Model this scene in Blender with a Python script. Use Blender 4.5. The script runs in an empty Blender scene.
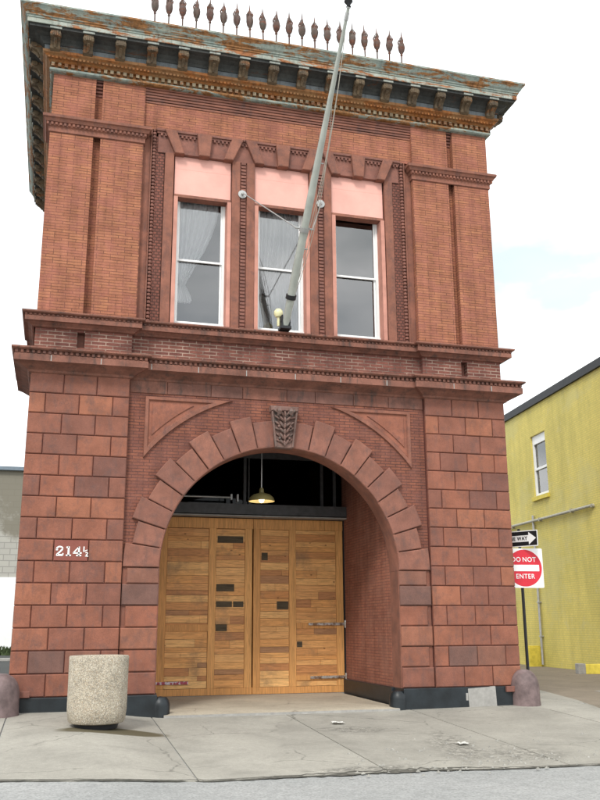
import bpy, math, random
from mathutils import Vector
random.seed(7)
PI = math.pi
scn = bpy.context.scene
C = scn.collection

# ------------------------------------------------------------------ camera, light, exposure
CAM = Vector((-4.68, -18.416, 1.6))
YAW, PIT, ROL, FPX = .26766, .25012, .005514, 886.91
fw = Vector((math.sin(YAW)*math.cos(PIT), math.cos(YAW)*math.cos(PIT), math.sin(PIT)))
rt = Vector((math.cos(YAW), -math.sin(YAW), 0))
up = rt.cross(fw)
cr, sr = math.cos(ROL), math.sin(ROL)
r2 = rt*cr + up*(-sr)
u2 = rt*sr + up*cr
cam_d = bpy.data.cameras.new('camera'); cam = bpy.data.objects.new('camera', cam_d); C.objects.link(cam)
from mathutils import Matrix
m = Matrix((r2, u2, -fw)).transposed().to_4x4(); m.translation = CAM
cam.matrix_world = m
cam_d.sensor_fit = 'VERTICAL'; cam_d.sensor_height = 24; cam_d.sensor_width = 18
cam_d.lens = FPX/800*24
cam_d.clip_end = 2000
scn.camera = cam

SUN_EL, SUN_AZ = math.radians(45), math.radians(-30)      # azimuth from -Y (in front of the facade), negative = to the left
sun_dir = Vector((math.sin(SUN_AZ)*math.cos(SUN_EL), -math.cos(SUN_AZ)*math.cos(SUN_EL), math.sin(SUN_EL)))
sd = bpy.data.lights.new('sun', 'SUN'); sd.energy = 1.4; sd.angle = math.radians(12); sd.color = (1, .965, .91)
so = bpy.data.objects.new('sun', sd); C.objects.link(so)
so.rotation_euler = sun_dir.to_track_quat('Z', 'Y').to_euler()

w = bpy.data.worlds.new('World'); scn.world = w; w.use_nodes = True
nt = w.node_tree; nt.nodes.clear()
wo = nt.nodes.new('ShaderNodeOutputWorld'); bg = nt.nodes.new('ShaderNodeBackground')
sky = nt.nodes.new('ShaderNodeTexSky'); sky.sky_type = 'NISHITA'; sky.sun_disc = False
sky.sun_elevation = SUN_EL
sky.sun_rotation = math.atan2(sun_dir.x, sun_dir.y)
tc = nt.nodes.new('ShaderNodeTexCoord')
mp = nt.nodes.new('ShaderNodeMapping'); mp.inputs['Scale'].default_value = (1.0, 1.0, 2.2); mp.inputs['Location'].default_value = (.35, .2, .1)
nz = nt.nodes.new('ShaderNodeTexNoise'); nz.inputs['Scale'].default_value = 2.1; nz.inputs['Detail'].default_value = 5; nz.inputs['Roughness'].default_value = .5
rp = nt.nodes.new('ShaderNodeValToRGB'); rp.color_ramp.elements[0].position = .30; rp.color_ramp.elements[1].position = .56
rp.color_ramp.elements[0].color = (.70, .70, .70, 1)
n2 = nt.nodes.new('ShaderNodeTexNoise'); n2.inputs['Scale'].default_value = 3.4; n2.inputs['Detail'].default_value = 6
r3 = nt.nodes.new('ShaderNodeValToRGB'); r3.color_ramp.elements[0].position = .35; r3.color_ramp.elements[1].position = .65
r3.color_ramp.elements[0].color = (5.6, 6.3, 6.6, 1); r3.color_ramp.elements[1].color = (15.5, 15.5, 15.3, 1)
mx = nt.nodes.new('ShaderNodeMix'); mx.data_type = 'RGBA'
L = nt.links.new
L(tc.outputs['Generated'], mp.inputs['Vector']); L(mp.outputs[0], nz.inputs['Vector']); L(nz.outputs['Fac'], rp.inputs[0])
L(mp.outputs[0], n2.inputs['Vector']); L(n2.outputs['Fac'], r3.inputs[0])
L(rp.outputs[0], mx.inputs[0]); L(sky.outputs[0], mx.inputs[6]); L(r3.outputs[0], mx.inputs[7])
L(mx.outputs[2], bg.inputs[0]); bg.inputs[1].default_value = .10
L(bg.outputs[0], wo.inputs[0])

scn.view_settings.view_transform = 'Standard'; scn.view_settings.look = 'None'
scn.view_settings.exposure = 0.8; scn.view_settings.gamma = 1
scn.view_settings.use_curve_mapping = False
scn.render.resolution_x = 768; scn.render.resolution_y = 1024

# ------------------------------------------------------------------ materials
def lin(c):
    return tuple((v/255/12.92 if v/255 <= .04045 else ((v/255+.055)/1.055)**2.4) for v in c)

class N:
    """tiny node helper"""
    def __init__(s, name, rough=.85, metal=0, spec=.3):
        s.m = bpy.data.materials.new(name); s.m.use_nodes = True
        s.t = s.m.node_tree; s.b = s.t.nodes['Principled BSDF']
        s.b.inputs['Roughness'].default_value = rough; s.b.inputs['Metallic'].default_value = metal
        s.b.inputs['Specular IOR Level'].default_value = spec
        s._pos = None
    def n(s, k): return s.t.nodes.new(k)
    def l(s, a, b): s.t.links.new(a, b)
    def pos(s):
        if s._pos is None: s._pos = s.n('ShaderNodeNewGeometry')
        return s._pos.outputs['Position']
    def uv(s): return s.n('ShaderNodeUVMap').outputs[0]
    def map(s, v, sc=(1, 1, 1), lo=(0, 0, 0), rot=(0, 0, 0)):
        q = s.n('ShaderNodeMapping'); q.inputs['Scale'].default_value = sc; q.inputs['Location'].default_value = lo
        q.inputs['Rotation'].default_value = rot
        s.l(v, q.inputs[0]); return q.outputs[0]
    def noise(s, sc, det=4, ro=.55, v=None, dist=0):
        q = s.n('ShaderNodeTexNoise'); q.inputs['Scale'].default_value = sc; q.inputs['Detail'].default_value = det
        q.inputs['Roughness'].default_value = ro; q.inputs['Distortion'].default_value = dist
        s.l(v if v is not None else s.pos(), q.inputs['Vector']); return q.outputs['Fac']
    def ramp(s, f, stops):
        q = s.n('ShaderNodeValToRGB'); e = q.color_ramp.elements
        while len(e) < len(stops): e.new(.5)
        for i, (p, c) in enumerate(stops):
            e[i].position = p; e[i].color = (c, c, c, 1) if not hasattr(c, '__len__') else (*c[:3], 1)
        s.l(f, q.inputs[0]); return q.outputs[0]
    def mix(s, f, a, b, mode='MIX'):
        q = s.n('ShaderNodeMix'); q.data_type = 'RGBA'; q.blend_type = mode
        for k, v in ((0, f), (6, a), (7, b)):
            if hasattr(v, 'is_linked'): s.l(v, q.inputs[k])
            elif k == 0: q.inputs[0].default_value = v
            else: q.inputs[k].default_value = (*v[:3], 1)
        return q.outputs[2]
    def math(s, op, a, b=0):
        q = s.n('ShaderNodeMath'); q.operation = op
        for k, v in ((0, a), (1, b)):
            if hasattr(v, 'is_linked'): s.l(v, q.inputs[k])
            else: q.inputs[k].default_value = v
        return q.outputs[0]
    def bump(s, h, st=.3, d=.01, prev=None):
        q = s.n('ShaderNodeBump'); q.inputs['Strength'].default_value = st; q.inputs['Distance'].default_value = d
        s.l(h, q.inputs['Height'])
        if prev is not None: s.l(prev, q.inputs['Normal'])
        s.l(q.outputs[0], s.b.inputs['Normal']); return q.outputs[0]
    def island(s):
        return s.n('ShaderNodeNewGeometry').outputs['Random Per Island']
    def col(s, c):
        if hasattr(c, 'is_linked'): s.l(c, s.b.inputs['Base Color'])
        else: s.b.inputs['Base Color'].default_value = (*c[:3], 1)
    def done(s, c): s.col(c); return s.m

def sc(c, k): return tuple(v*k for v in c)

def m_brick(name, c1, c2, mortar, bw, bh, ms, st=.5, grime=.35, mort_noise=None, bias=0, patch=None, freq=2):
    s = N(name, .9)
    t = s.n('ShaderNodeTexBrick'); v = s.uv(); s.l(v, t.inputs['Vector'])
    t.inputs['Scale'].default_value = 1; t.inputs['Brick Width'].default_value = bw; t.inputs['Row Height'].default_value = bh
    t.inputs['Mortar Size'].default_value = ms; t.inputs['Mortar Smooth'].default_value = .2; t.inputs['Bias'].default_value = bias
    t.offset_frequency = freq
    t.inputs['Color1'].default_value = (*c1, 1); t.inputs['Color2'].default_value = (*c2, 1); t.inputs['Mortar'].default_value = (*mortar, 1)
    c = t.outputs['Color']
    if patch:
        c = s.mix(s.ramp(s.noise(1, 5, .7, s.map(s.pos(), (2.2, 2.2, 3.2))), [(.42, 0), (.62, .6)]), c, patch)
    if mort_noise:
        f = s.ramp(s.noise(2.2, 3), [(.40, .15), (.56, .85)])
        f = s.math('MULTIPLY', f, t.outputs['Fac'])
        c = s.mix(f, c, mort_noise)
    g = s.ramp(s.noise(.9, 6, .65), [(.3, 1-grime), (.68, 1.0)])
    c = s.mix(1, c, g, 'MULTIPLY')
    g2 = s.ramp(s.noise(1, 5, .6, s.map(s.pos(), (5, 5, .6))), [(.35, .80), (.6, 1.05)])
    c = s.mix(1, c, g2, 'MULTIPLY')
    g3 = s.ramp(s.noise(45, 3, .6), [(.3, .82), (.7, 1.12)])
    c = s.mix(1, c, g3, 'MULTIPLY')
    h = s.math('SUBTRACT', s.noise(60, 3), s.math('MULTIPLY', t.outputs['Fac'], 2.0))
    s.bump(h, st, .008)
    return s.done(c)

def m_terra(name, stops, grime=.3, streak=.25, rough=.8, bump=.25, dark=(.07, .045, .045)):
    """glazed-off terracotta / brownstone: every block its own tint, blotches, soot streaks"""
    s = N(name, rough, spec=.35)
    c = s.ramp(s.island(), stops)
    g = s.ramp(s.noise(2.3, 6, .65), [(.3, 1-grime), (.65, 1.08)])
    c = s.mix(1, c, g, 'MULTIPLY')
    f = s.ramp(s.noise(1, 6, .7, s.map(s.pos(), (6, 6, 1.2))), [(.52, 0), (.75, streak*2)])
    c = s.mix(f, c, dark)
    c = s.mix(s.ramp(s.noise(4.5, 6, .75, s.map(s.pos(), (1, 1, 1), (3, 1, 8))), [(.50, 0), (.68, .5)]), c, dark)
    f2 = s.ramp(s.noise(7, 5, .7), [(.64, 0), (.71, .5)])
    c = s.mix(f2, c, sc(stops[-1][1], 1.5))
    c = s.mix(1, c, s.ramp(s.noise(60, 2), [(.3, .88), (.7, 1.08)]), 'MULTIPLY')
    s.bump(s.noise(26, 6, .65), bump, .01)
    return s.done(c)

def m_plain(name, c, rough=.7, var=.15, metal=0, bump=.1, spec=.3, scale=6):
    s = N(name, rough, metal, spec)
    k = s.ramp(s.noise(scale, 5, .6), [(.3, 1-var), (.7, 1+var*.5)])
    s.bump(s.noise(scale*8, 3), bump, .004)
    return s.done(s.mix(1, c, k, 'MULTIPLY'))

M = {}
BR_A, BR_B = (.43, .180, .095), (.335, .128, .073)
M['brick_up'] = m_brick('orange_roman_brick', BR_A, BR_B, (.17, .072, .046), .30, .066, .0075, .6, .26, patch=(.36, .134, .10), freq=3)
M['brick_red'] = m_brick('red_face_brick', (.29, .108, .066), (.215, .078, .053), (.12, .052, .042), .24, .066, .009, .5, .32, patch=(.19, .082, .066))
M['brick_in'] = m_brick('lightened_vestibule_brick', (.37, .145, .092), (.29, .108, .072), (.18, .08, .06), .24, .066, .008, .4, .2, patch=(.30, .14, .10))  # copy of the red brick, colour lightened to brighten the shaded vestibule walls
M['brick_band'] = m_brick('brick_with_pale_joints', (.25, .095, .07), (.17, .065, .052), (.14, .075, .06), .30, .078, .011, .5, .4, mort_noise=(.46, .33, .26))
M['brick_dark'] = m_brick('dark_brick_strip', (.25, .092, .065), (.18, .072, .055), (.10, .045, .035), .10, .07, .012, .8, .3)
TS = [(0, (.18, .076, .056)), (.2, (.24, .092, .059)), (.4, (.275, .102, .062)), (.6, (.215, .085, .058)), (.78, (.255, .097, .060)), (.9, (.315, .120, .068)), (.97, (.16, .082, .065)), (1, (.145, .080, .066))]
M['terra_block'] = m_terra('terracotta_blocks', TS, .30, .30, bump=.45, dark=(.095, .060, .055))
M['terra_arch'] = m_terra('terracotta_voussoirs', [(0, (.225, .096, .067)), (.5, (.265, .110, .075)), (1, (.20, .086, .063))], .32, .32, dark=(.10, .062, .055))
M['terra_trim'] = m_terra('terracotta_trim', [(0, (.225, .088, .058)), (.5, (.27, .11, .072)), (1, (.19, .078, .055))], .35, .32)
M['terra_belt'] = m_terra('terracotta_belt', [(0, (.215, .085, .058)), (.5, (.25, .105, .072)), (1, (.17, .080, .062))], .5, .55, dark=(.05, .040, .036))
M['terra_soot'] = m_terra('sooty_terracotta', [(0, (.19, .080, .060)), (1, (.26, .11, .08))], .35, .25)
M['joint'] = m_plain('dark_red_joint', (.15, .050, .038), .9)
M['keystone'] = m_terra('stained_carved_stone', [(0, (.19, .125, .105)), (1, (.24, .13, .105))], .5, .6, dark=(.075, .10, .095), bump=.8)
M['panel'] = m_terra('spandrel_terracotta', [(0, (.27, .10, .062)), (1, (.31, .118, .074))], .3, .2)
# painted metal cornice with rust
def m_cornice(name, paint, paint2, rust, amt, ro=.65):
    s = N(name, ro)
    c = s.mix(s.ramp(s.noise(3, 6, .7), [(.35, 0), (.65, 1)]), paint, paint2)
    rr = s.ramp(s.noise(1, 7, .72, s.map(s.pos(), (1.3, 1.3, 7)), .6), [(amt, 0), (amt+.05, 1)])
    rc = s.ramp(s.noise(9, 5, .7), [(.35, sc(rust, .45)), (.6, rust)])
    c = s.mix(rr, c, rc)
    k = s.ramp(s.noise(1, 5, .7, s.map(s.pos(), (12, 12, 1.5))), [(.5, 1), (.75, .45)])
    c = s.mix(1, c, k, 'MULTIPLY')
    s.bump(s.noise(14, 6, .7), .5, .02)
    return s.done(c)
M['crown'] = m_cornice('peeling_grey_green_paint', (.17, .215, .20), (.30, .33, .28), (.30, .135, .045), .485)
M['crown_rusty'] = m_cornice('rusty_fascia_paint', (.24, .27, .23), (.38, .40, .35), (.34, .13, .045), .49)
M['bed'] = m_cornice('ochre_rusted_molding', (.20, .092, .034), (.26, .13, .05), (.33, .12, .03), .48)
M['dent'] = m_cornice('weathered_dentils', (.30, .25, .17), (.20, .14, .08), (.24, .10, .04), .5)
M['brkt'] = m_cornice('weathered_brackets', (.15, .105, .06), (.08, .06, .04), (.22, .10, .04), .54)
M['brkt_cap'] = m_cornice('grey_bracket_caps', (.36, .38, .34), (.27, .29, .26), (.22, .12, .06), .62)
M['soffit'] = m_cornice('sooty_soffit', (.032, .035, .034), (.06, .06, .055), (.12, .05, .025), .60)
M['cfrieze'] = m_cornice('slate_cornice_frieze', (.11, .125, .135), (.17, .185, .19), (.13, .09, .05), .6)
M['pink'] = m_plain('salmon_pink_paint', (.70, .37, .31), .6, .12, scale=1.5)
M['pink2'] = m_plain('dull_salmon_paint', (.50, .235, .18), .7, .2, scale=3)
M['white'] = m_plain('white_window_paint', (.78, .79, .78), .5, .05)
M['base'] = m_plain('dark_glossy_plinth_paint', (.016, .021, .025), .42, .5, bump=.3, spec=.35, scale=3)
M['cement'] = m_plain('bare_cement', (.33, .32, .30), .9, .25)
M['dark'] = m_plain('dark_interior', (.022, .022, .024), .8, .2)
M['plaster'] = m_plain('dim_interior_plaster', (.30, .29, .27), .9, .1)
M['roof'] = m_plain('tar_roof', (.05, .05, .05), .9)
M['black_metal'] = m_plain('black_metal', (.02, .02, .022), .5)
M['grey_metal'] = m_plain('galvanised_metal', (.42, .42, .41), .45, .2, .6)
M['finial'] = m_cornice('rusty_iron_finials', (.11, .055, .045), (.09, .075, .06), (.16, .065, .04), .5)
M['pole'] = m_plain('pale_pole_paint', (.40, .42, .38), .4, .18, scale=3)
M['rope'] = m_plain('pale_rope', (.45, .42, .36), .9)
M['bollard'] = m_plain('faded_maroon_iron', (.165, .118, .115), .6, .45, bump=.5, scale=5)
M['red_strap'] = m_plain('red_painted_strap', (.30, .05, .06), .5)
M['number'] = m_plain('white_number_paint', (.82, .82, .80), .6, .05)
M['numplate'] = m_plain('brick_red_paint', (.215, .068, .05), .65, .1)

s = N('reclaimed_pine_boards', .6, spec=.35)
c = s.ramp(s.island(), [(0, (.56, .24, .08)), (.2, (.78, .42, .16)), (.4, (.68, .32, .105)), (.6, (.84, .50, .20)), (.8, (.74, .36, .12)), (.93, (.50, .22, .085)), (1, (.34, .20, .11))])
g = s.noise(1, 7, .65, s.map(s.pos(), (2.2, 2.2, 34)), 1.2)
c = s.mix(1, c, s.ramp(g, [(.32, .60), (.62, 1.12)]), 'MULTIPLY')
kn = s.n('ShaderNodeTexVoronoi'); kn.inputs['Scale'].default_value = 2.6; s.l(s.map(s.pos(), (1, 1, 1.7)), kn.inputs['Vector'])
c = s.mix(s.ramp(kn.outputs['Distance'], [(.04, .85), (.10, 0)]), c, (.12, .045, .015))
c = s.mix(s.ramp(s.noise(1.4, 5, .7), [(.52, 0), (.70, .6)]), c, (.20, .125, .07))
s.bump(g, .3, .005); M['boards'] = s.done(c)
s = N('pine_stiles', .6, spec=.35)
c = s.ramp(s.island(), [(0, (.60, .28, .09)), (1, (.74, .38, .13))])
g = s.noise(1, 7, .65, s.map(s.pos(), (30, 30, 1.6)), 1.0)
c = s.mix(1, c, s.ramp(g, [(.3, .6), (.65, 1.1)]), 'MULTIPLY'); s.bump(g, .3, .005)
M['stile'] = s.done(c)

def m_glass(name, tint=(.9, .95, .95), ior=1.6):
    s = N(name); t = s.t
    fr = s.n('ShaderNodeFresnel'); fr.inputs['IOR'].default_value = ior
    gl = s.n('ShaderNodeBsdfGlossy'); gl.inputs['Roughness'].default_value = .02
    tr = s.n('ShaderNodeBsdfTransparent'); tr.inputs[0].default_value = (*tint, 1)
    bn = s.n('ShaderNodeBump'); bn.inputs['Strength'].default_value = .05; bn.inputs['Distance'].default_value = .02
    s.l(s.noise(1.3, 2), bn.inputs['Height']); s.l(bn.outputs[0], gl.inputs['Normal'])
    mxs = s.n('ShaderNodeMixShader'); s.l(fr.outputs[0], mxs.inputs[0]); s.l(tr.outputs[0], mxs.inputs[1]); s.l(gl.outputs[0], mxs.inputs[2])
    s.l(mxs.outputs[0], t.nodes['Material Output'].inputs[0]); return s.m
M['glass'] = m_glass('window_glass', (1, 1, 1), 2.6)
M['tglass'] = m_glass('dark_transom_glass', (.12, .12, .13), 1.3)
s = N('sheer_white_curtain', .9); s.b.inputs['Base Color'].default_value = (.95, .96, .97, 1)
tr = s.n('ShaderNodeBsdfTranslucent'); tr.inputs[0].default_value = (.7, .75, .8, 1)
ms_ = s.n('ShaderNodeMixShader'); ms_.inputs[0].default_value = .08
s.l(s.b.outputs[0], ms_.inputs[1]); s.l(tr.outputs[0], ms_.inputs[2]); s.l(ms_.outputs[0], s.t.nodes['Material Output'].inputs[0])
M['curtain'] = s.m

def m_emit(name, c, k):
    s = N(name); s.b.inputs['Base Color'].default_value = (*c, 1); s.b.inputs['Emission Color'].default_value = (*c, 1)
    s.b.inputs['Emission Strength'].default_value = k; return s.m
M['bulb'] = m_emit('lit_bulb', (1, .80, .45), 9)
M['shade'] = m_plain('olive_enamel_shade', (.14, .115, .045), .4, .2)
M['shade_in'] = m_plain('cream_enamel', (.75, .66, .42), .5)

# exposed aggregate
s = N('exposed_aggregate_concrete', .9)
v = s.n('ShaderNodeTexVoronoi'); v.inputs['Scale'].default_value = 62; s.l(s.pos(), v.inputs['Vector'])
cc = s.n('ShaderNodeSeparateColor'); s.l(v.outputs['Color'], cc.inputs[0])
c = s.ramp(cc.outputs[0], [(0, (.30, .26, .20)), (.25, (.46, .41, .32)), (.6, (.56, .50, .40)), (.85, (.40, .31, .21)), (1, (.66, .61, .52))])
c = s.mix(s.ramp(v.outputs['Distance'], [(.35, 0), (.7, .7)]), c, (.20, .18, .15))
c = s.mix(1, c, s.ramp(s.noise(4, 5, .7), [(.3, .75), (.6, 1.05)]), 'MULTIPLY')
s.bump(v.outputs['Distance'], -.8, .008); M['aggregate'] = s.done(c)

# ground materials
def spot(s, cx, cy, rx, ry, rot=0, edge=.5, nz=.5, sc_=3):
    p = s.map(s.pos(), (1, 1, 0), (-cx, -cy, 0))
    p = s.map(p, (1/rx, 1/ry, 0), (0, 0, 0), (0, 0, rot)) if rot == 0 else s.map(s.map(p, (1, 1, 0), (0, 0, 0), (0, 0, rot)), (1/rx, 1/ry, 0))
    ln = s.n('ShaderNodeVectorMath'); ln.operation = 'LENGTH'; s.l(p, ln.inputs[0])
    d = s.math('ADD', ln.outputs['Value'], s.math('MULTIPLY', s.math('SUBTRACT', s.noise(sc_, 5, .6), .5), nz))
    return s.ramp(d, [(1-edge, 1), (1, 0)])
def m_concrete(name, base, patches=True):
    s = N(name, .85, spec=.25)
    c = s.mix(s.ramp(s.noise(.7, 6, .6), [(.3, 0), (.7, 1)]), sc(base, .80), sc(base, 1.08))
    c = s.mix(1, c, s.ramp(s.island(), [(0, .92), (1, 1.06)]), 'MULTIPLY')
    c = s.mix(1, c, s.ramp(s.noise(14, 5, .7), [(.3, .86), (.7, 1.06)]), 'MULTIPLY')
    c = s.mix(1, c, s.ramp(s.noise(90, 3, .6), [(.3, .80), (.7, 1.12)]), 'MULTIPLY')
    c = s.mix(s.ramp(s.noise(3.5, 8, .75), [(.63, 0), (.70, .4)]), c, sc(base, .5))
    c = s.mix(s.ramp(s.noise(.9, 7, .7, s.map(s.pos(), (1, 1, 1), (4, 7, 0)), .8), [(.50, 0), (.66, .38)]), c, sc(base, .52))
    sp = s.n('ShaderNodeTexVoronoi'); sp.inputs['Scale'].default_value = 1.6; s.l(s.pos(), sp.inputs['Vector'])
    c = s.mix(s.ramp(sp.outputs['Distance'], [(.03, .65), (.06, 0)]), c, sc(base, .35))
    vc = s.n('ShaderNodeTexVoronoi'); vc.feature = 'DISTANCE_TO_EDGE'; vc.inputs['Scale'].default_value = .34
    ds = s.n('ShaderNodeVectorMath'); ds.operation = 'ADD'; nn_ = s.n('ShaderNodeTexNoise'); nn_.inputs['Scale'].default_value = 2.2; nn_.inputs['Detail'].default_value = 6; s.l(s.pos(), nn_.inputs['Vector'])
    s.l(s.map(s.pos(), (1, 1, 0), (2.2, .9, 0)), ds.inputs[0]); s.l(s.map(nn_.outputs['Color'], (.5, .5, 0)), ds.inputs[1]); s.l(ds.outputs[0], vc.inputs['Vector'])
    c = s.mix(s.math('MULTIPLY', s.ramp(vc.outputs['Distance'], [(.0015, 1), (.005, 0)]), s.ramp(s.noise(.8, 3), [(.42, 0), (.55, .75)])), c, sc(base, .3))
    h = s.noise(80, 4)
    if patches:
        st = spot(s, -3.55, -2.27, 1.02, .38, -.02, .2, .22, 3)
        c = s.mix(s.math('MULTIPLY', st, .9), c, (.075, .06, .028))
        for (x, y, rx, ry, a) in [(1.75, -4.3, .55, 1.9, .22), (2.55, -5.2, .9, .6, 0), (.7, -2.3, .9, .45, .3), (-.2, -5.65, 1.2, .22, 0)]:
            f = spot(s, x, y, rx, ry, a, .6, .8, 2.5)
            g = s.math('MULTIPLY', f, s.ramp(s.noise(7, 6, .85), [(.47, 0), (.53, .9)]))
            c = s.mix(g, c, sc(base, .42))
            c = s.mix(s.math('MULTIPLY', f, s.ramp(s.noise(9, 5, .85, s.map(s.pos(), (1, 1, 1), (9, 3, 0))), [(.56, 0), (.60, .7)])), c, sc(base, 1.35))
    s.bump(h, .35, .006)
    s.m['k'] = 1
    return s.done(c)
M['walk'] = m_concrete('sidewalk_concrete', (.345, .328, .285))
M['walk2'] = m_concrete('threshold_concrete', (.46, .40, .31), False)
s = N('light_asphalt', .9)
c = s.mix(s.ramp(s.noise(.5, 5, .6), [(.3, 0), (.7, 1)]), (.275, .28, .272), (.335, .335, .325))
vv = s.n('ShaderNodeTexVoronoi'); vv.inputs['Scale'].default_value = 42; s.l(s.pos(), vv.inputs['Vector'])
c2 = s.n('ShaderNodeSeparateColor'); s.l(vv.outputs['Color'], c2.inputs[0])
c = s.mix(1, c, s.ramp(c2.outputs[1], [(0, .78), (.5, 1), (1, 1.14)]), 'MULTIPLY')
c = s.mix(1, c, s.ramp(s.noise(5, 6, .7), [(.3, .85), (.7, 1.05)]), 'MULTIPLY')
s.bump(vv.outputs['Distance'], -.4, .008); M['road'] = s.done(c)
M['alley'] = m_concrete('brownish_alley_pavement', (.23, .19, .145), False)
M['lot'] = m_concrete('dark_lot_asphalt', (.05, .052, .05), False)

# yellow wall: painted brick
s = N('yellow_painted_brick', .7)
t = s.n('ShaderNodeTexBrick'); s.l(s.uv(), t.inputs['Vector'])
t.inputs['Scale'].default_value = 1; t.inputs['Brick Width'].default_value = .24; t.inputs['Row Height'].default_value = .085
t.inputs['Mortar Size'].default_value = .010
t.inputs['Color1'].default_value = (.66, .54, .14, 1); t.inputs['Color2'].default_value = (.61, .50, .13, 1); t.inputs['Mortar'].default_value = (.50, .44, .13, 1)
c = t.outputs['Color']
c = s.mix(s.ramp(s.noise(.33, 6, .65), [(.4, 0), (.62, 1)]), c, s.mix(1, c, (.84, .86, .86), 'MULTIPLY'))
c = s.mix(s.ramp(s.noise(1.4, 6, .75), [(.58, 0), (.68, .35)]), c, (.52, .47, .25))
c = s.mix(1, c, s.ramp(s.noise(1, 5, .7, s.map(s.pos(), (2, 2, .3))), [(.3, .84), (.6, 1.04)]), 'MULTIPLY')
c = s.mix(s.ramp(s.noise(.22, 7, .7, s.map(s.pos(), (1, 1, 1.6), (5, 2, 1)), .5), [(.5, 0), (.58, .4)]), c, (.50, .46, .20))
c = s.mix(s.ramp(s.noise(5, 7, .8), [(.66, 0), (.70, .5)]), c, (.38, .33, .20))
s.bump(s.math('SUBTRACT', s.noise(40, 3), s.math('MULTIPLY', t.outputs['Fac'], 1.2)), .35, .008)
M['yellow'] = s.done(c)
M['yellow_paint'] = m_plain('yellow_kerb_paint', (.62, .50, .07), .6, .25)
# far block building
s = N('weathered_block_wall', .9)
t = s.n('ShaderNodeTexBrick'); s.l(s.uv(), t.inputs['Vector'])
t.inputs['Scale'].default_value = 1; t.inputs['Brick Width'].default_value = .8; t.inputs['Row Height'].default_value = .4; t.inputs['Mortar Size'].default_value = .03
t.inputs['Color1'].default_value = (.38, .37, .33, 1); t.inputs['Color2'].default_value = (.34, .33, .30, 1); t.inputs['Mortar'].default_value = (.26, .25, .23, 1)
f = s.ramp(s.math('ADD', s.math('MULTIPLY', s.math('SUBTRACT', s.n('ShaderNodeSeparateXYZ').outputs[2], 0), 1), 0), [(0, 0), (1, 1)])
sx = [n for n in s.t.nodes if n.bl_idname == 'ShaderNodeSeparateXYZ'][0]; s.l(s.pos(), sx.inputs[0])
hf = s.math('ADD', s.math('MULTIPLY', sx.outputs[2], .1), s.math('MULTIPLY', s.math('SUBTRACT', s.noise(.35, 6, .7), .5), .9))
c = s.mix(s.ramp(hf, [(.80, 0), (.95, .9)]), t.outputs['Color'], (.17, .155, .12))
M['farblock'] = s.done(c)
M['grass'] = m_plain('weedy_grass', (.045, .065, .025), .95, .5, scale=9)
M['coping'] = m_plain('dark_coping', (.03, .032, .036), .6)

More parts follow.
